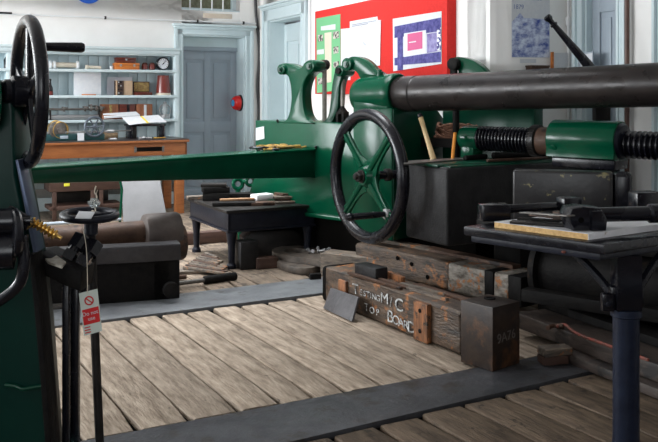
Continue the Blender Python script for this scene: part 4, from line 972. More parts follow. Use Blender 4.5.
MB(FT.M).box(xa, xb_, -.038, 0, -.0+.004, hT-.01, .006).rough(.002, 2, 5).part('batten', BATTEN, T, 'orange-brown upright batten with bolt heads')
for zz in (.07, .2): MB(FT.M).rev(((xa+xb_)/2, -.036, zz), (0, -1, 0), [(.014, 0), (.014, .006), (0, .009)], 10).part('bolt', DULL, T)
def chalk(txt, px, py, s, rot=0.0, sx=1.0):
    p = FT.hw(px, py, -.009); xx = FT.x*math.cos(rot)+Z*math.sin(rot); yv = Z*math.cos(rot)-FT.x*math.sin(rot)
    me = text_mesh(txt, s, .0012); t = bmesh.new(); t.from_mesh(me); bpy.data.meshes.remove(me); ch._merge(t, basis(p, xx, yv) @ Matrix.Diagonal((sx, 1, 1, 1)))
ch = MB()
for txt, px, py, s in (('T', 355.5, 289.5, .105), ('E', 360.8, 292.5, .06), ('S', 364.6, 293.8, .055), ('T', 368, 294.6, .055), ('I', 370.7, 295.8, .055), ('N', 374, 297, .055), ('G', 378, 298.5, .06), ('M', 384.5, 299, .105), ('/', 391, 302.5, .09), ('C', 399, 305.5, .12)): chalk(txt, px, py, s, .05, 1.25)
ch.part('chalk_line', CHALK, T); ch = MB()
for txt, px, py, s in (('T', 366.5, 307.5, .075), ('O', 372, 310.5, .065), ('P', 377.5, 312.5, .065), ('B', 390.2, 317, .115), ('O', 396, 320.5, .085), ('A', 401, 323, .08), ('R', 406, 325.5, .08), ('D', 411.5, 328, .105)): chalk(txt, px, py, s, .05, 1.25)
ch.part('chalk_line', CHALK, T)
# things on the front timber
def ontop(fr, px, py, z): p = gp(px, py, z); return fr.l(p)
def slab(nm, lab, ct, fr, px, py, z, L_, w, h, rot, m, b=.004, grp=None, worn=0):
    p = gp(px, py, z); f = Fr(p.x, p.y, fr.deg+rot, z); q = MB(f.M); q.box(-L_/2, L_/2, -w/2, w/2, .0015, h, b)
    if worn: q.rough(worn, 3, int(px))
    return q.solo(nm, lab, ct, m, f.rz, grp, loc=f.w(0, 0, 0))
slab('iron_slab', 'dark rectangular iron block lying on the left part of the chalked baulk', 'block', FT, 371, 277, hT, .25, .11, .085, 4, BOXM)
slab('wooden_strip', 'reddish-brown strip lying along the front edge of the chalked baulk', 'strip', FT, 374, 281.8, hT, .62, .03, .018, 3, RUST, .002, None, .001)
slab('wooden_strip', 'second reddish-brown strip close behind the front one on the chalked baulk', 'strip', FT, 384, 281.8, hT, .58, .028, .020, 1, RUST, .002, None, .001)
slab('wooden_chip', 'short orange-flecked wooden offcut beside the dark iron block on the chalked baulk', 'offcut', FT, 396, 280.5, hT, .22, .035, .045, -8, BATTEN, .003, None, .002)
slab('wooden_strip', 'light brown splintered strip at the middle of the chalked baulk', 'strip', FT, 423, 290.5, hT, .42, .03, .02, 8, TIMBG, .002, None, .0015)
slab('wooden_strip', 'brown strip with a blue painted end on the chalked baulk', 'strip', FT, 427, 295.5, hT, .40, .03, .022, 3, TIMBG, .002, None, .0015)
slab('wooden_strip', 'long rusty strip on the right end of the chalked baulk reaching the iron block', 'strip', FT, 444, 294.5, hT, .60, .06, .018, 1, RUST, .002, None, .0015)
# back timber
P1 = at(508, 275, 6.25); f1 = P1.z
a = gp(355, 243, f1); dd = V((P1.x-a.x, P1.y-a.y, 0)).normalized(); ang = math.degrees(math.atan2(dd.y, dd.x))
FU = Fr(P1.x, P1.y, ang); L_ = (V((P1.x, P1.y, 0))-V((a.x, a.y, 0))).length; zlo = .085
T = thing('timber_baulk', 'heavy weathered timber baulk with pale flaking paint at its right end, behind the chalked baulk', 'timber', FU.w(-L_/2, .15, zlo), FU.rz)
zt1 = FU.hit(450, 262, 0)[0]
xs = [-L_, FU.hit(449, 265, 0)[0], FU.hit(485, 274, 0)[0], FU.hit(494, 276, 0)[0], 0, .12]
MB(FU.M).box(xs[0], xs[1], 0, .30, zlo, f1, .02, seg=3).rough(.005, 3, 8).part('baulk', TIMBER, T)
MB(FU.M).box(xs[1]-.01, xs[2], -.002, .30, zlo, f1-.004, .015).rough(.004, 3, 9).part('pale_section', TIMBL, T, 'pale flaking white and orange section')
MB(FU.M).box(xs[2], xs[3], -.01, .31, zlo-.005, f1+.004, .008).part('iron_strap', DULL, T)
MB(FU.M).box(xs[3], xs[4], 0, .30, zlo, f1, .01).rough(.003, 3, 10).part('pale_end', TIMBL, T)
MB(FU.M).box(xs[4], xs[5], -.004, .30, zlo, f1+.002, .012).part('end_cap', DULL, T)
for px, py in ((398, 258), (412, 264), (428, 277)):
    x, z = FU.hit(px, py, 0); MB(FU.M).rev((x, -.004, z), (0, -1, 0), [(.018, 0), (.018, .004), (0, .006)], 12).part('bolt_hole', UNDER, T)
for x in (xs[0]+.3, -.3): MB(FU.M).box(x, x+.14, -.02, .32, 0.003, zlo-.002, .006).solo('packing_timber', 'rough packing timber under the weathered baulk', 'timber', TIMBG, FU.rz, 'packing timbers under the rear baulk')
slab('long_plank', 'grey splintered plank lying on top of the left half of the rear baulk', 'plank', FU, 403, 245.5, f1, 1.0, .08, .03, 1, TIMBG, .003, None, .003)
slab('long_plank', 'reddish-brown plank lying on the right half of the rear baulk', 'plank', FU, 470, 259, f1, .95, .09, .03, -2, RUST, .003, None, .003)
# upright iron block
cF = gp(492.5, 373); z1 = at(492.5, 307.7, cF.y).z
cL = gp(461, 300, z1); cR = gp(519.5, 301, z1)
v1 = V((cL.x-cF.x, cL.y-cF.y, 0)); v2 = V((cR.x-cF.x, cR.y-cF.y, 0))
T = thing('iron_column_block', 'tall square rust-brown iron block standing on the dark floor plate', 'block', V((cF.x, cF.y+.15, .005)), math.atan2(v2.y, v2.x))
base = V((cF.x, cF.y, .0055)); P = [base, base+v2, base+v2+v1, base+v1]
MB().prism(P, (0, 0, z1-.0055), .005).part('block_body', BLOCKM, T)
cc = base+(v1+v2)*.62+Z*(z1-.0055)
q = MB(); q.rev(cc-Z*.002, Z, [(.034, 0), (.034, .010), (.02, .010), (.02, .004), (0, .004)], 20); q.part('eye_ring', DULL, T)
q = MB(); nrm = v2.normalized(); fn = V((nrm.y, -nrm.x, 0))
text_on(q, '9A76', .078, basis(cF+nrm*.125+Z*.185+fn*.0012, nrm+Z*.06, Z), .0006); q.part('scratched_marks', CHALK2, T)
# square plate leaning on the front timber
P = [gp(323, 309), gp(351.5, 322.5)]; pu = [at(330.5, 288, P[0].y+.07), at(358, 297.5, P[1].y+.07)]
y_ = V((FT.y.x, FT.y.y, 0))
MB().prism([P[0]+Z*.005, P[1]+Z*.005, pu[1], pu[0]], y_*.018, .003).solo('square_plate', 'rough square grey slate-like plate leaning on the left end of the chalked baulk', 'plate', mat('grey_plate', (.055, .052, .056), .55, .1, c2=(.10, .095, .10), scale=10, bump=.6, bscale=25), FT.rz)

# wedge + blocks left of the front timber
def blk(nm, lab, ct, px, py, L_, w, h, deg, m, z=0.002, b=.006, worn=0, grp=None):
    p = gp(px, py, 0); f = Fr(p.x, p.y, deg, z); q = MB(f.M); q.box(-L_/2, L_/2, -w/2, w/2, 0, h, b)
    if worn: q.rough(worn, 3, int(px))
    return q.solo(nm, lab, ct, m, f.rz, grp, loc=f.w(0, 0, 0))
blk('grey_timber_block', 'flat grey timber block behind the left end of the chalked baulk', 'block', 352, 277, .52, .2, .20, -30, TIMBG, worn=.004)
blk('iron_bar_piece', 'short dark bar lying on the floor left of the chalked baulk', 'bar', 315, 279.5, .10, .05, .05, 20, DULL)
# two stacked plates with a hole
def holeplate(nm, lab, pts, z, h, hole, m):
    P = cat([gp(px, py, z+h) for px, py in pts], 3, True); P = [V((p.x, p.y, z)) for p in P]
    c = sum(P, V((0, 0, 0)))/len(P); t = thing(nm, lab, 'plate', c)
    q = MB()
    if hole:
        hc = gp(*hole[0], z+h); hc.z = z; hr = hole[1]; n = len(P)
        tb = bmesh.new(); ring = []
        for k, p in enumerate(P):
            a = math.atan2(p.y-hc.y, p.x-hc.x); ring.append(hc+V((math.cos(a), math.sin(a), 0))*hr)
        o0 = [tb.verts.new(p) for p in P]; o1 = [tb.verts.new(p+Z*h) for p in P]; i0 = [tb.verts.new(p) for p in ring]; i1 = [tb.verts.new(p+Z*h) for p in ring]
        for k in range(n):
            j = (k+1) % n
            for F_ in ((o0[k], o0[j], o1[j], o1[k]), (i0[j], i0[k], i1[k], i1[j]), (o1[k], o1[j], i1[j], i1[k]), (o0[j], o0[k], i0[k], i0[j])): tb.faces.new(F_)
        bmesh.ops.recalc_face_normals(tb, faces=tb.faces); q._merge(tb)
    else: q.prism(P, (0, 0, h), .006)
    q.part('plate_body', m, t); return t
holeplate('thick_plate', 'lower thick rusty-edged plate of the pair stacked beside the low table', [(273, 259), (279, 254), (300, 256), (318, 262), (327, 262), (318, 266), (306, 268), (290, 266)], .004, .06, None, PLATEM)
holeplate('holed_plate', 'upper thick grey plate with a round hole, stacked on the rusty plate', [(272, 251), (280, 246.5), (300, 244.5), (318, 249), (330, 255), (337, 259), (325, 262), (310, 259), (288, 256)], .068, .05, ((296, 250.5), .115), PLATEM)
q = gp(320, 253, .12)
t = thing('shackle_bolts', 'small pile of shiny bolts lying on the holed grey plate', 'bolts', V((q.x, q.y, .12)))
for k in range(6):
    c = q+V((-.10+.04*k, R.uniform(-.03, .03), .022)); m2 = MB(); dd = V((R.uniform(-1, 1), R.uniform(-1, 1), .15)).normalized()
    m2.cyl(c-dd*.03, c+dd*.03, .009, seg=8); m2.rev(c+dd*.025, dd, [(.018, 0), (.018, .014)], 6); m2.part('bolt', BRIGHT, t)

# ================= LOW IRON TABLE =================
fc = gp(232, 269.5); rd = V((math.cos(math.radians(31)), math.sin(math.radians(31)), 0)); deg = 28
FTb = Fr(fc.x-.03, fc.y-.03, deg); TW, TD, TH = .87, 1.04, .54
T = thing('low_iron_table', 'low square dark iron table loaded with plates and scraps under the green beam', 'table', FTb.w(TW/2, TD/2, 0), FTb.rz)
MB(FTb.M).box(-.03, TW+.03, -.03, TD+.03, TH-.03, TH, .008).part('tabletop', IRON, T)
mb = MB(FTb.M); mb.box(0, TW, 0, .03, TH-.20, TH-.03, .004); mb.box(0, TW, TD-.03, TD, TH-.20, TH-.03, .004); mb.box(0, .03, 0, TD, TH-.20, TH-.03, .004); mb.box(TW-.03, TW, 0, TD, TH-.20, TH-.03, .004); mb.box(-.012, TW+.012, -.012, .0, TH-.205, TH-.185, .004); mb.box(-.012, 0, -.012, TD, TH-.205, TH-.185, .004)
mb.part('apron', NAVY, T)
for x in (.05, TW-.05):
    for y in (.05, TD-.05):
        MB(FTb.M).rev((x, y, .002), Z, [(.045, 0), (.045, .03), (.03, .05), (.034, .20), (.044, TH-.25), (.055, TH-.2)], 20).part('leg', NAVY, T)
def tb(nm, lab, ct, px, py, L_, w, h, rot, m, z=0, b=.004, worn=0, lab2=None):
    zz = TH+.001+z; p = gp(px, py, TH); f = Fr(p.x, p.y, deg+rot, zz); q = MB(f.M); q.box(-L_/2, L_/2, -w/2, w/2, 0, h, b)
    if worn: q.rough(worn, 3, int(px+py))
    return q.solo(nm, lab, ct, m, f.rz, loc=f.w(0, 0, 0))
tb('iron_block', 'square black iron block, lowest of the little stack on the low table', 'block', 216, 199.5, .26, .20, .07, -20, DULL)
tb('iron_block', 'square black iron block, middle of the little stack on the low table', 'block', 215.5, 199.5, .26, .19, .055, -14, DULL, .072)
tb('iron_wedge', 'thin black iron wedge on top of the little stack on the low table', 'block', 214, 199.5, .25, .17, .03, -24, IRON, .129)
tb('wooden_offcut', 'brown offcut at the left back edge of the low table', 'offcut', 197, 199, .20, .10, .03, -10, TIMBG, worn=.002)
tb('flat_iron_tray', 'flat black iron slab lying along the front edge of the low table', 'slab', 234, 205.8, .40, .10, .035, -18, DULL)
tb('pale_wood_strip', 'light brown wooden strip lying on the front slab on the low table', 'strip', 237, 204.5, .32, .05, .02, -14, mat('light_brown_wood', (.34, .19, .09), .6, c2=(.24, .12, .06), scale=8), .037)
tb('dark_slab', 'dark slab behind the light brown strip on the low table', 'slab', 238, 198, .36, .12, .05, -25, DULL)
tb('iron_disc_plate', 'small brown iron plate at the centre front of the low table', 'plate', 262, 205, .22, .12, .03, -12, RUST)
tb('white_box', 'small glossy white box on a scrap plate near the front of the low table', 'box', 262, 203, .20, .11, .055, 14, WHITE, .032, .008)
for i, (px, py, r_) in enumerate(((287, 200.5, -5), (289, 199.5, 3), (286.5, 200, -10), (290, 199, 6))):
    tb('flat_plate', ['bottom', 'second', 'third', 'topmost'][i]+' of four thin brown plates stacked at the right end of the low table', 'plate', px, py+2, .27, .17, .020, r_, RUST if i % 2 else TIMBG, .0215*i, .002)
tb('brown_scrap_plate', 'brown scrap plate right behind the white box on the low table', 'plate', 275, 197, .26, .14, .03, 4, RUST, worn=.002)
tb('thin_iron_sheet', 'thin grey sheet between the pale strip and the white box on the low table', 'sheet', 249, 200, .2, .12, .015, -30, TIMBG, worn=.001)
tb('scrap_casting', 'dark scrap casting at the back of the low table near the green clamp', 'casting', 251, 196.0, .24, .10, .04, 10, DULL)
# green clamp between table and machine
p = at(238, 184, 9.3); t = thing('green_clamp', 'small green iron clamp bracket behind the low table', 'clamp', V((p.x, p.y, 0)))
q = MB(); q.torus(p, (.3, -1, .1), .05, .022, 24, 10); q.part('ring', GREEN, t)
q = MB(); q.torus(p+V((.13, .0, .03)), (.6, -1, 0), .045, .02, 24, 10); q.tube([p+V((.05, 0, .02)), p+V((.1, 0, .03))], .02, 8); q.part('second_ring', GREEN, t)
MB().tube([p-Z*.05, V((p.x+.03, p.y, 0))], .03, 10).part('stem', GREEN, t)
# boxes under the table
blk('square_iron_post', 'upright dark square iron post standing under the front of the low table', 'block', 246.5, 268, .17, .17, .25, 25, BOXM, b=.008)
t_ = gp(272, 262); f = Fr(t_.x, t_.y+.15, 15)
t = thing('iron_cover', 'chamfered dark iron cover box under the right side of the low table', 'cover', f.w(0, 0, 0), f.rz)
P = [(-.28, 0, .0), (-.28, 0, .20), (-.20, 0, .27), (.20, 0, .27), (.30, 0, .20), (.30, 0, 0)]
MB(f.M).prism(P, (0, .30, 0), .01).part('cover_body', IRON, t)
blk('timber_packing', 'short brown timber packing piece under the iron cover, beside the rusty plate', 'timber', 266, 268, .20, .10, .10, 20, BROWN, worn=.003)

# ================= BROWN CYLINDER GROUP AT LEFT =================
c0, c1 = at(40, 236, 6.75), at(152, 232, 7.15)
ax = (c1-c0).normalized(); ax.z = 0; ax.normalize(); c1.z = c0.z = .455
T = thing('iron_ram_cylinder', 'brown iron ram cylinder with a thick drum end lying on dark timber at left', 'cylinder', V(((c0.x+c1.x)/2, (c0.y+c1.y)/2, .2)))
MB().rev(c0-ax*.6, ax, [(.10, 0), (.12, .02), (.12, .5), (.105, .51), (.105, (c1-c0).length+.62)], 36).part('barrel', RUST, T)
e1 = c1-ax*.02
MB().rev(e1, ax, [(.11, -.06), (.148, -.045), (.158, -.03), (.158, .22), (.15, .24), (.10, .25)], 40).part('drum_end', mat('brown_grey_iron', (.055, .042, .037), .55, .2, c2=(.095, .075, .066), scale=6, bump=.2, bscale=35), T)
MB().rev(e1+ax*.03-Z*.09, ax, [(.14, -.06), (.15, -.04), (.15, .23), (.14, .25)], 36).part('lower_drum', RUST, T)
p0, p1 = gp(20, 277, .2), gp(180, 262, .2)
f0 = at(181, 262, 6.75); l0 = at(30, 266, 6.4); dd = (f0-l0); dd.z = 0; ang = math.degrees(math.atan2(dd.y, dd.x))
FG = Fr(f0.x, f0.y, ang)
zt = at(181, 243.5, 6.75).z; zb2 = at(181, 260, 6.75).z
T = thing('support_timber', 'dark chipped timber beam carrying the brown ram cylinder', 'timber', FG.w(-.6, .1, zb2), FG.rz)
MB(FG.M).box(-1.35, 0, 0, .16, zb2, zt, .012).rough(.003, 3, 4).part('beam', mat('dark_chipped_timber', (.016, .015, .018), .5, c2=(.035, .033, .036), scale=9, bump=.4, bscale=30, c3=(.14, .06, .04), s3=14, t3=.68), T)
for x in (-1.1, -.2): MB(FG.M).box(x, x+.12, .06, .085, .003, zb2, .006).part('support_block', DULL, T)
q = MB(FG.M); q.box(-1.34, .0, .06, .15, .003, zb2-.002, .01); q.part('lower_rail', DULL, T)  # solid dark block filling in the shadow and rails under the beam
c = FG.l(at(168, 268, 6.8)); MB(FG.M).rev((c.x, -.03, .10), (.1, -1, 0), [(.06, 0), (.06, .05), (.02, .06)], 20).part('roller', DULL, T)
# long bar with thick handle end on the floor
a, b = gp(118, 292, .03), gp(236, 276.5, .03); a.z = b.z = .034; dd = (b-a).normalized()
t = thing('long_bar', 'long iron bar with a thicker black end on the floor behind the pale plate', 'bar', V((a.x, a.y, .0)))
MB().tube([a-dd*1.0, b-dd*.22], .018, 12).part('bar_shaft', STEEL, t)
MB().cyl(b-dd*.30, b, .034, seg=16, b=.006).part('thick_end', DULL, t)
a2 = gp(62, 308); t = None
f = Fr(a2.x, a2.y, 22); MB(f.M).prism([(-.2, -.06, .004), (.12, -.03, .004), (.22, .03, .004), (.12, .08, .004), (-.2, .04, .004)], (0, 0, .03), .004).solo('flat_spanner', 'flat iron piece lying on the floor beneath the warning tag', 'iron piece', STEEL, f.rz)
a, b = gp(92, 291, .0), gp(186, 279.5, .0); a.z = b.z = .024
MB().cyl(a, b, .02, seg=12, b=.003).solo('iron_rod', 'plain brown iron rod lying close in front of the dark shadow block at left', 'rod', RUST)
# bundle of sticks
for k in range(9):
    s = k/8
    p0 = gp(184+2.6*k, 267-1.7*k, .05+.012*k); p1 = gp(226+R.uniform(-9, 8), 274-2.0*k, .035+.010*k)
    m2 = RUST if k % 3 == 1 else TIMBG
    d_ = (p1-p0); f = MB(basis(p0, d_, Z)); f.box(0, d_.length, -.012, .012, -.022, .022, .003)
    f.solo('wooden_batten', 'one of the loose splintered battens heaped left of the low table', 'batten', m2, 0, 'battens heaped beside the low table')
p = gp(195, 276); blk('flat_board', 'flat brown board under the heaped battens, behind the long bar', 'board', 196, 272.5, .55, .18, .03, 12, TIMBG, worn=.002)
blk('dark_sill', 'low dark wooden sill on the floor behind the low table legs', 'timber', 245, 240, 1.6, .12, .12, 24, BROWN)

# ================= RAILS AT RIGHT =================
def railbeam(nm, lab, pa, pb, za, zb_, wid, m):
    A, B = gp(*pa, zb_), gp(*pb, zb_); d_ = (B-A); d_.z = 0; f = Fr(A.x, A.y, math.degrees(math.atan2(d_.y, d_.x)))
    MB(f.M).box(-.05, d_.length+.9, 0, wid, za, zb_, .008).rough(.0015, 3, 2).solo(nm, lab, 'beam', m, f.rz); return f
DR = mat('dark_brown_beam', (.035, .026, .022), .55, .1, c2=(.075, .055, .045), scale=6, stretch=(1, 6, 6), bump=.3, c3=(.02, .017, .016), s3=5, t3=.55)
fr1 = railbeam('floor_beam', 'lower dark brown beam lying on the floor behind the table column', (563, 352), (658, 389), .003, .060, .22, DR)
fr2 = railbeam('floor_beam', 'upper dark brown beam stacked on the lower one behind the table column', (520, 314), (613, 348), .062, .16, .24, DR)
fr3 = railbeam('floor_beam', 'dark iron rail farthest back, against the machine bed at right', (528, 290), (640, 307), .26, .34, .10, DULL)
MB(fr2.M).box(.15, 1.9, .26, .44, .003, .20, .01).solo('rail_support', 'dark timber behind the upper floor beam below the farthest rail', 'timber', DULL, fr2.rz)
p0, p1 = gp(561, 328, .17), gp(613, 347, .17)
t = thing('red_rod', 'thin reddish rusty rod with a hooked end lying on the upper beam', 'rod', p0)
MB().tube(cat([p0+V((-.02, .03, .0)), p0+V((.03, .02, .015)), p0+(p1-p0)*.4, p1+(p1-p0)*.6], 5), .009, 8).part('rod_shaft', REDR, t)
MB().tube(cat([p0+V((-.08, .0, .0)), p0+V((-.03, .05, .0)), p0+V((.02, .02, .005))], 5), .014, 8).part('hooked_end', RUST, t)
blk('wood_offcut', 'lower of two wooden offcuts stacked beside the beams near the dark floor plate', 'offcut', 553, 364, .16, .09, .05, 12, BROWN, z=.006, worn=.003)
blk('wood_offcut', 'upper grey wooden offcut stacked on the other beside the beams', 'offcut', 555, 364, .18, .10, .045, 16, TIMBG, z=.058, worn=.003)

# ================= IRON TABLE AT FRONT RIGHT =================
fcn = at(604, 244.5, 3.75); zt = fcn.z
lf = gp(464, 226, zt); u = V((lf.x-fcn.x, lf.y-fcn.y, 0)); vdir = V((.83, .56, 0)).normalized(); Lr = 1.0; Ll = u.length; u.normalize()
O = V((fcn.x, fcn.y, 0))
T = thing('column_table', 'black iron work table on a round navy column at the front right', 'table', O+u*Ll/2+vdir*.3, math.atan2(vdir.y, vdir.x))
def tq(i, j, z): return O+u*i+vdir*j+Z*z
MB().prism([tq(0, 0, zt-.045), tq(Ll, 0, zt-.045), tq(Ll, Lr, zt-.045), tq(0, Lr, zt-.045)], (0, 0, .045), .007).part('tabletop', BLACK, T)
MB().prism([tq(.03, .015, zt-.075), tq(Ll-.03, .015, zt-.075), tq(Ll-.03, Lr-.03, zt-.075), tq(.03, Lr-.03, zt-.075)], (0, 0, .03), .004).part('lower_frame', NAVY, T)
pc = at(626, 300, 3.95)
q = MB(); cx, cy = pc.x, pc.y
q.prism([V((cx-.055, cy-.05, zt-.33)), V((cx+.055, cy-.05, zt-.33)), V((cx+.055, cy+.05, zt-.33)), V((cx-.055, cy+.05, zt-.33))], (0, 0, .255), .01)
q.box(cx-.075, cx+.075, cy-.02, cy+.02, zt-.32, zt-.22, .01); q.part('column_head', BLACK, T)
MB().rev((cx, cy, 0.002), Z, [(.062, 0), (.058, .06), (.058, zt-.36), (.068, zt-.355), (.068, zt-.325)], 32).part('column', COLM, T)
for s in (-1, 1):
    pt = []
    for k in range(9):
        a = k/8; d_ = u*.16 if s > 0 else -u*.0+vdir*.34
        pt.append(V((cx, cy, 0))+(u if s > 0 else vdir)*(.05+.24*a**1.3)+Z*(zt-.30+.22*a))
    MB().tube(pt, .020, 10).part('brace', BLACK, T)
MB().box(cx-.115, cx-.055, cy-.03, cy+.01, zt-.33, zt-.25, .008).part('lug', BLACK, T)
q = MB(); q.rev((cx-.09, cy-.031, zt-.295), (0, -1, 0), [(.012, 0), (.012, .008), (0, .012)], 12); q.part('rivet', NAVY, T)
p = tq(.2, 0.012, zt-.058); MB().sph(p, .012, .006, .007, 10).part('red_mark', REDR, T)
# chipboard on it
z2 = zt+.028
c1_ = gp(587, 241 - 6, z2)
q1, q2 = gp(494.5, 221.8, z2), gp(588, 233.8, z2); q3 = q2+vdir*.62; e_ = (q1-q2)
q4 = q1+vdir*.62
P = [V((p.x, p.y, zt+.001)) for p in (q1, q2, q3, q4)]
t = thing('chipboard_panel', 'white-faced chipboard panel with raw yellow edge lying on the column table', 'board', P[1], math.atan2(vdir.y, vdir.x))
MB().prism(P, (0, 0, .025)).part('chipboard_core', CHIP, t)
MB().prism([V((p.x, p.y, zt+.0262)) for p in P], (0, 0, .0025)).part('white_face', LAMW, t)
off = V((vdir.y, -vdir.x, 0))*.0015
MB().prism([P[1]+off*2, P[2]+off*2, P[2]+off*.2, P[1]+off*.2], (0, 0, .026)).part('edge_strip', LAMW, t, 'scuffed white edge strip')
zc = zt+.029
def on2(px, py, z=0): p = gp(px, py, zc+z); return V((p.x, p.y, zc+z))
def hexblock(c, d_, w, h, L_):   # chamfered eye block; d_ = axis direction
    d_ = d_.normalized(); s = V((-d_.y, d_.x, 0)); k = .3*w
    pr = [(-w/2, 0), (w/2, 0), (w/2, h-k), (w/2-k, h), (-w/2+k, h), (-w/2, h-k)]
    return [c-d_*L_/2+s*a+Z*b for a, b in pr], d_*L_
# shackle (front, centre) with cylinder running right
dS = (V((1, .15, 0))).normalized()
c = on2(590.5, 231); t = thing('shackle_jaw', 'chamfered black iron jaw with a round bar, at the front of the white board', 'shackle', c, math.atan2(dS.y, dS.x))
sdd = V((-dS.y, dS.x, 0))
yz = [(-.075, 0), (.062, 0), (.078, .03), (.078, .06), (.05, .100), (-.03, .108), (-.085, .10), (-.10, .07), (-.095, .045)]
MB().prism([c+dS*a+Z*(b+.0015) for a, b in yz], sdd*.12, .010).part('jaw', BLACK, t)
MB().prism([c+dS*a+Z*(b+.0015)-sdd*.016 for a, b in ((.0, .0), (.068, 0), (.074, .05), (.05, .09), (.0, .09))], sdd*.03, .006).part('cheek', BLACK, t)
MB().rev(c+dS*.07+sdd*.07+Z*.062, dS, [(.034, 0), (.034, .24), (.044, .25), (.044, .31), (.036, .32), (.036, .6)], 26).part('round_bar', BLACK, t)
MB().rev(c-dS*.045+Z*.05-sdd*.0, -sdd, [(.012, 0), (.012, .006), (0, .008)], 12).part('pin', UNDER, t)
# rear left clevis
c = gp(497, 226.0, zt); c = V((c.x, c.y, zt)); dC = (on2(530, 215)-on2(497, 223)); dC.z = 0; dC.normalize(); sd = V((-dC.y, dC.x, 0))
c = gp(497, 221.8, zt+.001)
t = thing('clevis_rod', 'black iron rod with a square-headed end block at the left corner of the column table', 'clevis', c)
MB().box(-.075, .075, 0, .09, 0.0, .085, .010, M=Matrix.Translation(c) @ Matrix.Rotation(math.radians(8), 4, 'Z')).part('head_block', BLACK, t)
MB().cyl(c+V((.07, .07, .055)), c+V((.42, .22, .055)), .022, seg=18, b=.003).part('rod', BLACK, t)
p = c+V((.40, .20, .0)); MB().box(-.04, .075, -.04, .04, .01, .10, .01, M=Matrix.Translation(p) @ Matrix.Rotation(math.radians(20), 4, 'Z')).part('end_block', BLACK, t)
# far right rod end
p = on2(640, 208); p = gp(646, 214, zc); p.z = zc
t = thing('clevis_rod', 'black iron rod end with a square block at the right edge behind the shackle', 'clevis', p)
MB().box(-.05, .09, -.0, .09, .0, .11, .012, M=Matrix.Translation(p) @ Matrix.Rotation(math.radians(15), 4, 'Z')).part('head_block', BLACK, t)
MB().cyl(p+V((.08, .05, .05)), p+V((.3, .1, .05)), .03, seg=18).part('rod', BLACK, t)
def flat(lab, a, b, w, h, z, m, nm='flat_bar', z2_=None):
    A = on2(*a, z); B = on2(*b, z if z2_ is None else z2_); d_ = B-A
    q = MB(basis(A, d_, V((-d_.y, d_.x, 0)))); q.box(0, d_.length, -w/2, w/2, 0, h, .002); q.solo(nm, lab, 'bar', m)
flat('wide flat dark iron bar lying on the left of the white board', (511, 223.0), (571, 226.8), .06, .012, .001, IRON)
flat('narrow flat dark bar just behind the wide one on the white board', (518, 219.5), (560, 222.5), .035, .012, .001, DULL)
flat('thin steel strip slanting up onto the shackle on the white board', (523, 213.0), (571, 216.5), .05, .006, .045, STEEL, z2_=.07)
flat('second thin brown strip beneath the slanting steel strip', (531, 215.5), (566, 219.5), .035, .006, .03, RUST, z2_=.035)
q = on2(559, 221, .001); MB().box(-.02, .02, -.025, .025, 0, .045, .004, M=Matrix.Translation(q) @ Matrix.Rotation(.4, 4, 'Z')).solo('small_brown_nut', 'small brown block under the slanting strips beside the shackle', 'block', RUST)
# ================= FOREGROUND AT LEFT =================
# green column with the black handwheel
ang = math.radians(29); nW = V((math.cos(ang), math.sin(ang), 0)); Pw = at(28, 91.5, 3.6)
aW = V((-nW.y, nW.x, 0))
T = thing('front_handwheel', 'tall black handwheel with a side handle on top of the green column, far left', 'handwheel', V((Pw.x, Pw.y, Pw.z-.35)))
Rw = .288; rw = .027
MB().torus(Pw, nW, Rw, rw, 84, 18).part('rim', BLACK, T)
for k in range(5):
    a = 2*math.pi*k/5+.35; d_ = aW*math.cos(a)+Z*math.sin(a); s_ = nW.cross(d_)
    prof = [(.04, .035), (.10, .020), (.20, .016), (.262, .024)]
    poly = [Pw+d_*x+s_*w for x, w in prof]+[Pw+d_*x-s_*w for x, w in reversed(prof)]
    MB().prism([p-nW*.010 for p in poly], nW*.02, .005).part('spoke', BLACK, T)
MB().rev(Pw-nW*.10, nW, [(.04, 0), (.05, .01), (.05, .03), (.064, .04), (.064, .13), (.04, .15), (.02, .155)], 30).part('hub', BLACK, T)
hs = Pw+Z*(.180)+aW*(-.205); hs = Pw+Z*.170+aW*(-.0)
hs = at(36, 46.5, 3.62)
MB().rev(hs-nW*.02, nW, [(.015, 0), (.017, .03), (.018, .06), (.021, .17), (.0215, .205), (.017, .216), (0, .218)], 20).part('handle', BLACK, T)
d_ = (hs-Pw); 
MB().tube([Pw+d_*.2, hs], .017, 10).part('handle_arm', BLACK, T)
# column
q = MB()
T = thing('green_column', 'dark green cast iron column at the far left edge carrying the black handwheel', 'column', V((-1.42, 3.6, 0)))
def pl(pts, Y): return [at(px, py, Y) for px, py in pts]
o = pl([(-40, 100), (-20, 82), (-6, 80), (4, 84), (11, 94), (14, 110), (15, 150), (16, 175), (24, 215), (32, 262), (40, 330), (48, 442)], 3.55)
o += [V((at(52, 300, 3.55).x, 3.55, .0)), V((at(-60, 300, 3.55).x, 3.55, .0))]
MB().prism(o, (0, .20, 0), .018, seg=3).part('casting', mat('column_green', (.001, .020, .015), .35, c2=(.0015, .028, .02), scale=4, bump=.06, bscale=12, spec=.2), T)
MB().rev(Pw-nW*.11-Z*.03, nW, [(.12, -.22), (.13, -.20), (.13, -.03), (.115, -.01), (.07, .0)], 36).part('bearing', GREEN, T)
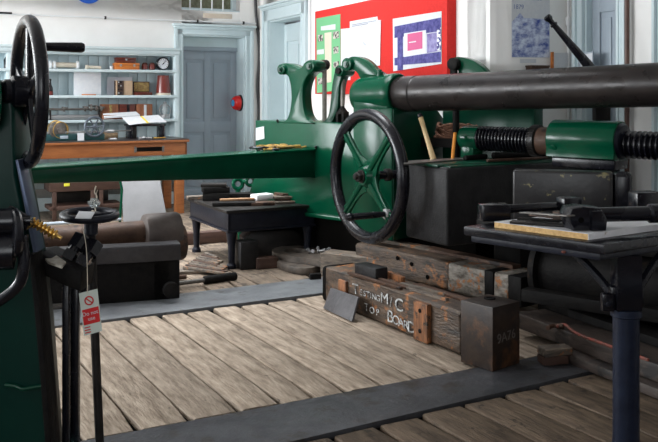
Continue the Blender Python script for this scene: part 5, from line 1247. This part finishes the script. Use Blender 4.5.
# steel edge strip (bluish)
o = pl([(15, 160), (18, 160), (28, 205), (37, 252), (33, 253), (25, 210)], 3.5); MB().prism(o, (0, .10, 0), .004).part('edge_plate', mat('blue_grey_iron', (.07, .09, .15), .35, .4, c2=(.10, .13, .2), scale=6), T)
o = pl([(33, 255), (39, 300), (46, 380), (52, 460), (46, 462), (40, 380), (33, 300), (28, 255)], 3.5); MB().prism(o, (0, .12, 0), .006).part('black_edge', DULL, T)
MB().tube(cat(pl([(5, 385), (15, 386), (22, 389), (30, 388), (42, 386)], 3.535), 4), .008, 8).part('raised_seam', GDARK, T)
# black linkage in front of the column
T = thing('black_lever_linkage', 'black forked lever and boss bolted in front of the green column', 'lever', at(5, 240, 3.3))
p = at(20, 233, 3.3)
q = MB(); q.rev(p-nW*.03, nW, [(.085, 0), (.09, .006), (.09, .02), (.08, .03)], 28); q.part('disc', BLACK, T)
q = MB(); q.rev(at(-14, 222, 3.3), V((1, .25, 0)), [(.05, 0), (.05, .11), (.02, .12), (.02, .16)], 22); q.part('boss', BLACK, T)
q = MB(); q.rev(at(-14, 252, 3.3), V((1, .25, 0)), [(.07, 0), (.07, .10), (.02, .11)], 22); q.part('lower_boss', BLACK, T)
q = MB(); q.tube(cat(pl([(22, 235), (24, 262), (20, 282), (8, 295), (-8, 305)], 3.3), 5), .022, 12); q.part('hooked_arm', BLACK, T)
q = MB(); q.box(-.12, .13, -.04, .05, -.02, .02, .008, M=Matrix.Translation(at(-4, 224, 3.36))); q.part('link_plate', BLACK, T)
# stand with dark plank
T = thing('iron_stand', 'black iron stand with two uprights and a dark plank top beside the green column', 'stand', V((at(68, 440, 3.75).x, 3.75, 0)))
for px, Y, w in ((66.5, 3.7, .014), (75, 3.78, .018)):
    p = at(px, 300, Y); MB().box(p.x-w, p.x+w, Y-.02, Y+.02, 0.002, at(px, 268, Y).z, .004).part('upright', BLACK, T)
o = pl([(30, 256), (42, 254), (82, 272), (80, 292), (62, 285), (30, 268)], 3.62); MB().prism(o, (0, .20, 0), .008).part('plank_top', DULL, T)
p = at(58, 300, 3.8)
o = [at(40, 251, 3.95), at(56, 254, 3.9), at(70, 262, 3.66), at(60, 266, 3.60), at(44, 258, 3.62)]
z_ = at(56, 258, 3.7).z+.012
o = [V((p.x, p.y, at(56, 259, 3.7).z)) for p in o]
o = [gp(39, 252, z_), gp(50, 251, z_), gp(66, 262, z_), gp(62, 267, z_), gp(48, 262, z_)]
MB().prism([V((p.x, p.y, z_-.008)) for p in o], (0, 0, .010), .002).solo('stained_board', 'stained pale board scrap lying on the dark plank beside the green column', 'board', mat('stained_board', (.16, .14, .11), .6, c2=(.35, .32, .26), scale=16))
# brass fitting
a, b = at(31, 221, 3.44), at(57, 236, 3.44); dd = b-a
t = thing('brass_fitting', 'turned brass fitting sticking out beside the green column', 'fitting', a)
prof = []; L_ = dd.length
for k in range(7): prof += [(.013, L_*k/7), (.020, L_*(k+.2)/7), (.020, L_*(k+.55)/7), (.011, L_*(k+.7)/7)]
prof += [(.008, L_), (.008, L_+.02)]
MB().rev(a, dd, prof, 16).part('turned_body', BRASS, t)
MB().tube([a-dd.normalized()*.1, a], .014, 10).part('tail', IRON, t)
# valve spindle with small wheel
Ys = 3.85; top = at(91, 222, Ys); 
T = thing('valve_spindle', 'upright dark spindle with a small horizontal handwheel on top, tagged Do not use', 'valve', V((at(100, 440, Ys).x, Ys, 0)))
zt = top.z
pb_ = at(103.5, 446, Ys-.0); pb_ = V((pb_.x, Ys-.05, .002))
MB().tube([V((top.x, Ys, zt-.02)), at(93, 290, Ys-.01), pb_], .019, 14).part('spindle', IRON, T)
MB().rev((top.x, Ys, zt-.06), Z, [(.022, 0), (.03, .01), (.03, .06), (.045, .075), (.045, .10), (.02, .105)], 20).part('hub', NAVY, T)
wc = V((top.x-.006, Ys, zt+.03)); 
MB().torus(wc, (.03, -.05, 1), .112, .017, 56, 12).part('wheel_rim', NAVY, T)
for k in range(3):
    a = k*2*math.pi/3+.3; MB().tube([wc+V((math.cos(a), math.sin(a), 0))*.02, wc+V((math.cos(a), math.sin(a), 0))*.108], .012, 8).part('wheel_spoke', NAVY, T)
# two black square nuts on an inclined valve body
for (x0, y0_), (x1, y1_), lab in (((66, 262), (80, 240), ''), ((80, 268), (93, 247), '')):
    a, b = at(x0, y0_, 3.72), at(x1, y1_, 3.78); dd = (b-a).normalized()
    q = MB(); q.rev(a, dd, [(.034, 0), (.034, .05)], 4); q.rev(a+dd*.05, dd, [(.024, 0), (.024, .03)], 16); q.rev(a+dd*.07, dd, [(.040, 0), (.040, .055), (.036, .06)], 6); q.rev(a-dd*.05, dd, [(.03, 0), (.042, .01), (.042, .05)], 4); q.part('gland_nut', BLACK, T)
q = MB(); q.tube([at(60, 268, 3.7), at(84, 280, 3.7)], .028, 12); q.part('valve_body', BLACK, T)
# tags
P = [at(78.8, 293.5, 3.6), at(97.3, 288.8, 3.6), at(102, 331, 3.6), at(84, 336, 3.6)]
n0 = (P[1]-P[0]).normalized(); up_ = (P[0]-P[3]).normalized()
T = thing('warning_tag', 'white and red Do not use warning tag hanging on the spindle', 'tag', P[3])
MB().prism(P, (0, .003, 0)).part('card', mat('pale_tag', (.60, .66, .60), .5), T)
def tg(u_, v_): return P[0]+(P[1]-P[0])*u_+(P[3]-P[0])*v_+V((0, -.0012, 0))
q = MB(); q.prism([tg(.07, .40), tg(.95, .40), tg(.95, .76), tg(.07, .76)], (0, -.0006, 0)); q.part('red_panel', REDL, T)
M_ = lambda u_, v_: basis(tg(u_, v_)+V((0, -.002, 0)), n0, up_)
q = MB(); text_on(q, 'Do not\nuse', .0225, M_(.5, .575), .0004); q.part('lettering', PAPER, T)
q = MB(); c = tg(.5, .22)
q.torus(c+V((0, -.001, 0)), n0.cross(up_), .0165, .0028, 32, 6); q.tube([c-n0*.011+up_*.011+V((0, -.001, 0)), c+n0*.011-up_*.011+V((0, -.001, 0))], .0025, 6); q.part('prohibition_ring', REDL, T)
q = MB()
for v_ in (.81, .87, .93): q.prism([tg(.08, v_), tg(.4, v_), tg(.4, v_+.025), tg(.08, v_+.025)], (0, -.0006, 0))
q.part('small_print', REDL, T)
a = tg(.45, .04); MB().tube(cat([a+V((0, -.002, 0)), a+V((.003, -.008, .05)), at(86, 245, 3.73), wc+V((-.02, -.08, .0))], 5), .0016, 6).part('string', CREAM, T)
# white tag and plastic bag on the little wheel
zw = wc.z+.02
P = [gp(75, 218.5, zw), gp(91, 219, zw), gp(95, 212.5, zw), gp(79, 211.8, zw)]
MB().prism([V((p.x, p.y, zw)) for p in P], (0, 0, .003)).solo('blank_tag', 'blank white paper tag lying on the small horizontal handwheel', 'tag', PAPER)
t = thing('hanging_plastic_wrap', 'crumpled clear plastic tied with string above the small horizontal handwheel', 'plastic', wc+V((.0, .02, .02)))
c = at(94, 203, 3.87); q = MB(); q.sph(c, .022, .016, .018, 14)
rr = random.Random(3)
for v in q.bm.verts: v.co += V((rr.uniform(-1, 1), rr.uniform(-1, 1), rr.uniform(-1, 1)))*.008
q.part('wrap', PLASTIC, t)
q = MB(); q.tube(cat([at(96, 186, 3.87), at(94.5, 192, 3.87), at(97, 197, 3.87), at(94, 203, 3.87), at(95.5, 211, 3.87), wc+V((.01, 0, .02))], 4), .003, 6); q.tube(cat([at(97.5, 190, 3.87), at(96, 196, 3.87), at(98, 203, 3.87)], 4), .002, 6); q.part('string', CREAM, t)
# green foot at the bottom left
a = gp(70, 441, .10); MB().sph(V((a.x, a.y-.10, .05)), .11, .09, .06, 20).solo('teal_casting', 'top of a teal green cast iron foot at the bottom edge left of the spindle', 'foot', mat('teal_paint', (.10, .27, .26), .4, c2=(.14, .33, .31), scale=8))

# ================= LIGHT, CAMERA =================
def area(name, loc, aim, sx, sy, power, c=(1, 1, 1)):
    l = bpy.data.lights.new(name, 'AREA'); l.shape = 'RECTANGLE'; l.size = sx; l.size_y = sy; l.energy = power; l.color = c
    o = bpy.data.objects.new(name, l); col.objects.link(o); o.location = loc; o.rotation_euler = (V(aim)-V(loc)).to_track_quat('-Z', 'Z').to_euler(); return o
PW = [530, 280, 60, 0]
for k, h in enumerate(LWIN):
    c = FL.w((h[0]+h[1])/2, -.12, (h[2]+h[3])/2); area('daylight_or_fill', c, c+FL.y*1 if False else c-(-FL.y)*1, h[1]-h[0]-.1, h[3]-h[2]-.1, PW[k], (.93, .97, 1))
for (a, b, z0, z1), p in (((dv.length-5.2, dv.length-3.0, 1.0, 3.8), 75), ((dv.length-2.3, dv.length-.5, 1.0, 3.8), 50)):
    c = FK.w((a+b)/2, .12, (z0+z1)/2); area('daylight_or_fill', c, c-FK.y, b-a-.1, z1-z0-.1, p, (.95, .98, 1))  # fill from the added windows behind the viewer
area('skylight_fill', ((SK[0]+SK[1])/2, (SK[2]+SK[3])/2, CEIL+.2), ((SK[0]+SK[1])/2, (SK[2]+SK[3])/2, 0), SK[1]-SK[0], SK[3]-SK[2], 230, (.95, .98, 1)).data.spread = 1.5  # overhead fill through the added skylight
w = bpy.data.worlds.new('sky'); sc.world = w; w.use_nodes = True
w.node_tree.nodes['Background'].inputs['Color'].default_value = (.75, .85, 1, 1); w.node_tree.nodes['Background'].inputs['Strength'].default_value = .5
cam = bpy.data.cameras.new('camera'); co = bpy.data.objects.new('camera', cam); col.objects.link(co)
co.location = (0, 0, H); co.rotation_euler = (math.pi/2, 0, 0)
cam.sensor_width = 36; cam.lens = 36*F/658; cam.shift_y = -(221-HY)/658; cam.clip_start = .05
sc.camera = co
sc.view_settings.view_transform = 'Standard'; sc.view_settings.look = 'None'; sc.view_settings.gamma = 1; sc.view_settings.exposure = 0.0
sc.view_settings.use_curve_mapping = False
sc.cycles.use_denoising = True
sc.cycles.max_bounces = 8
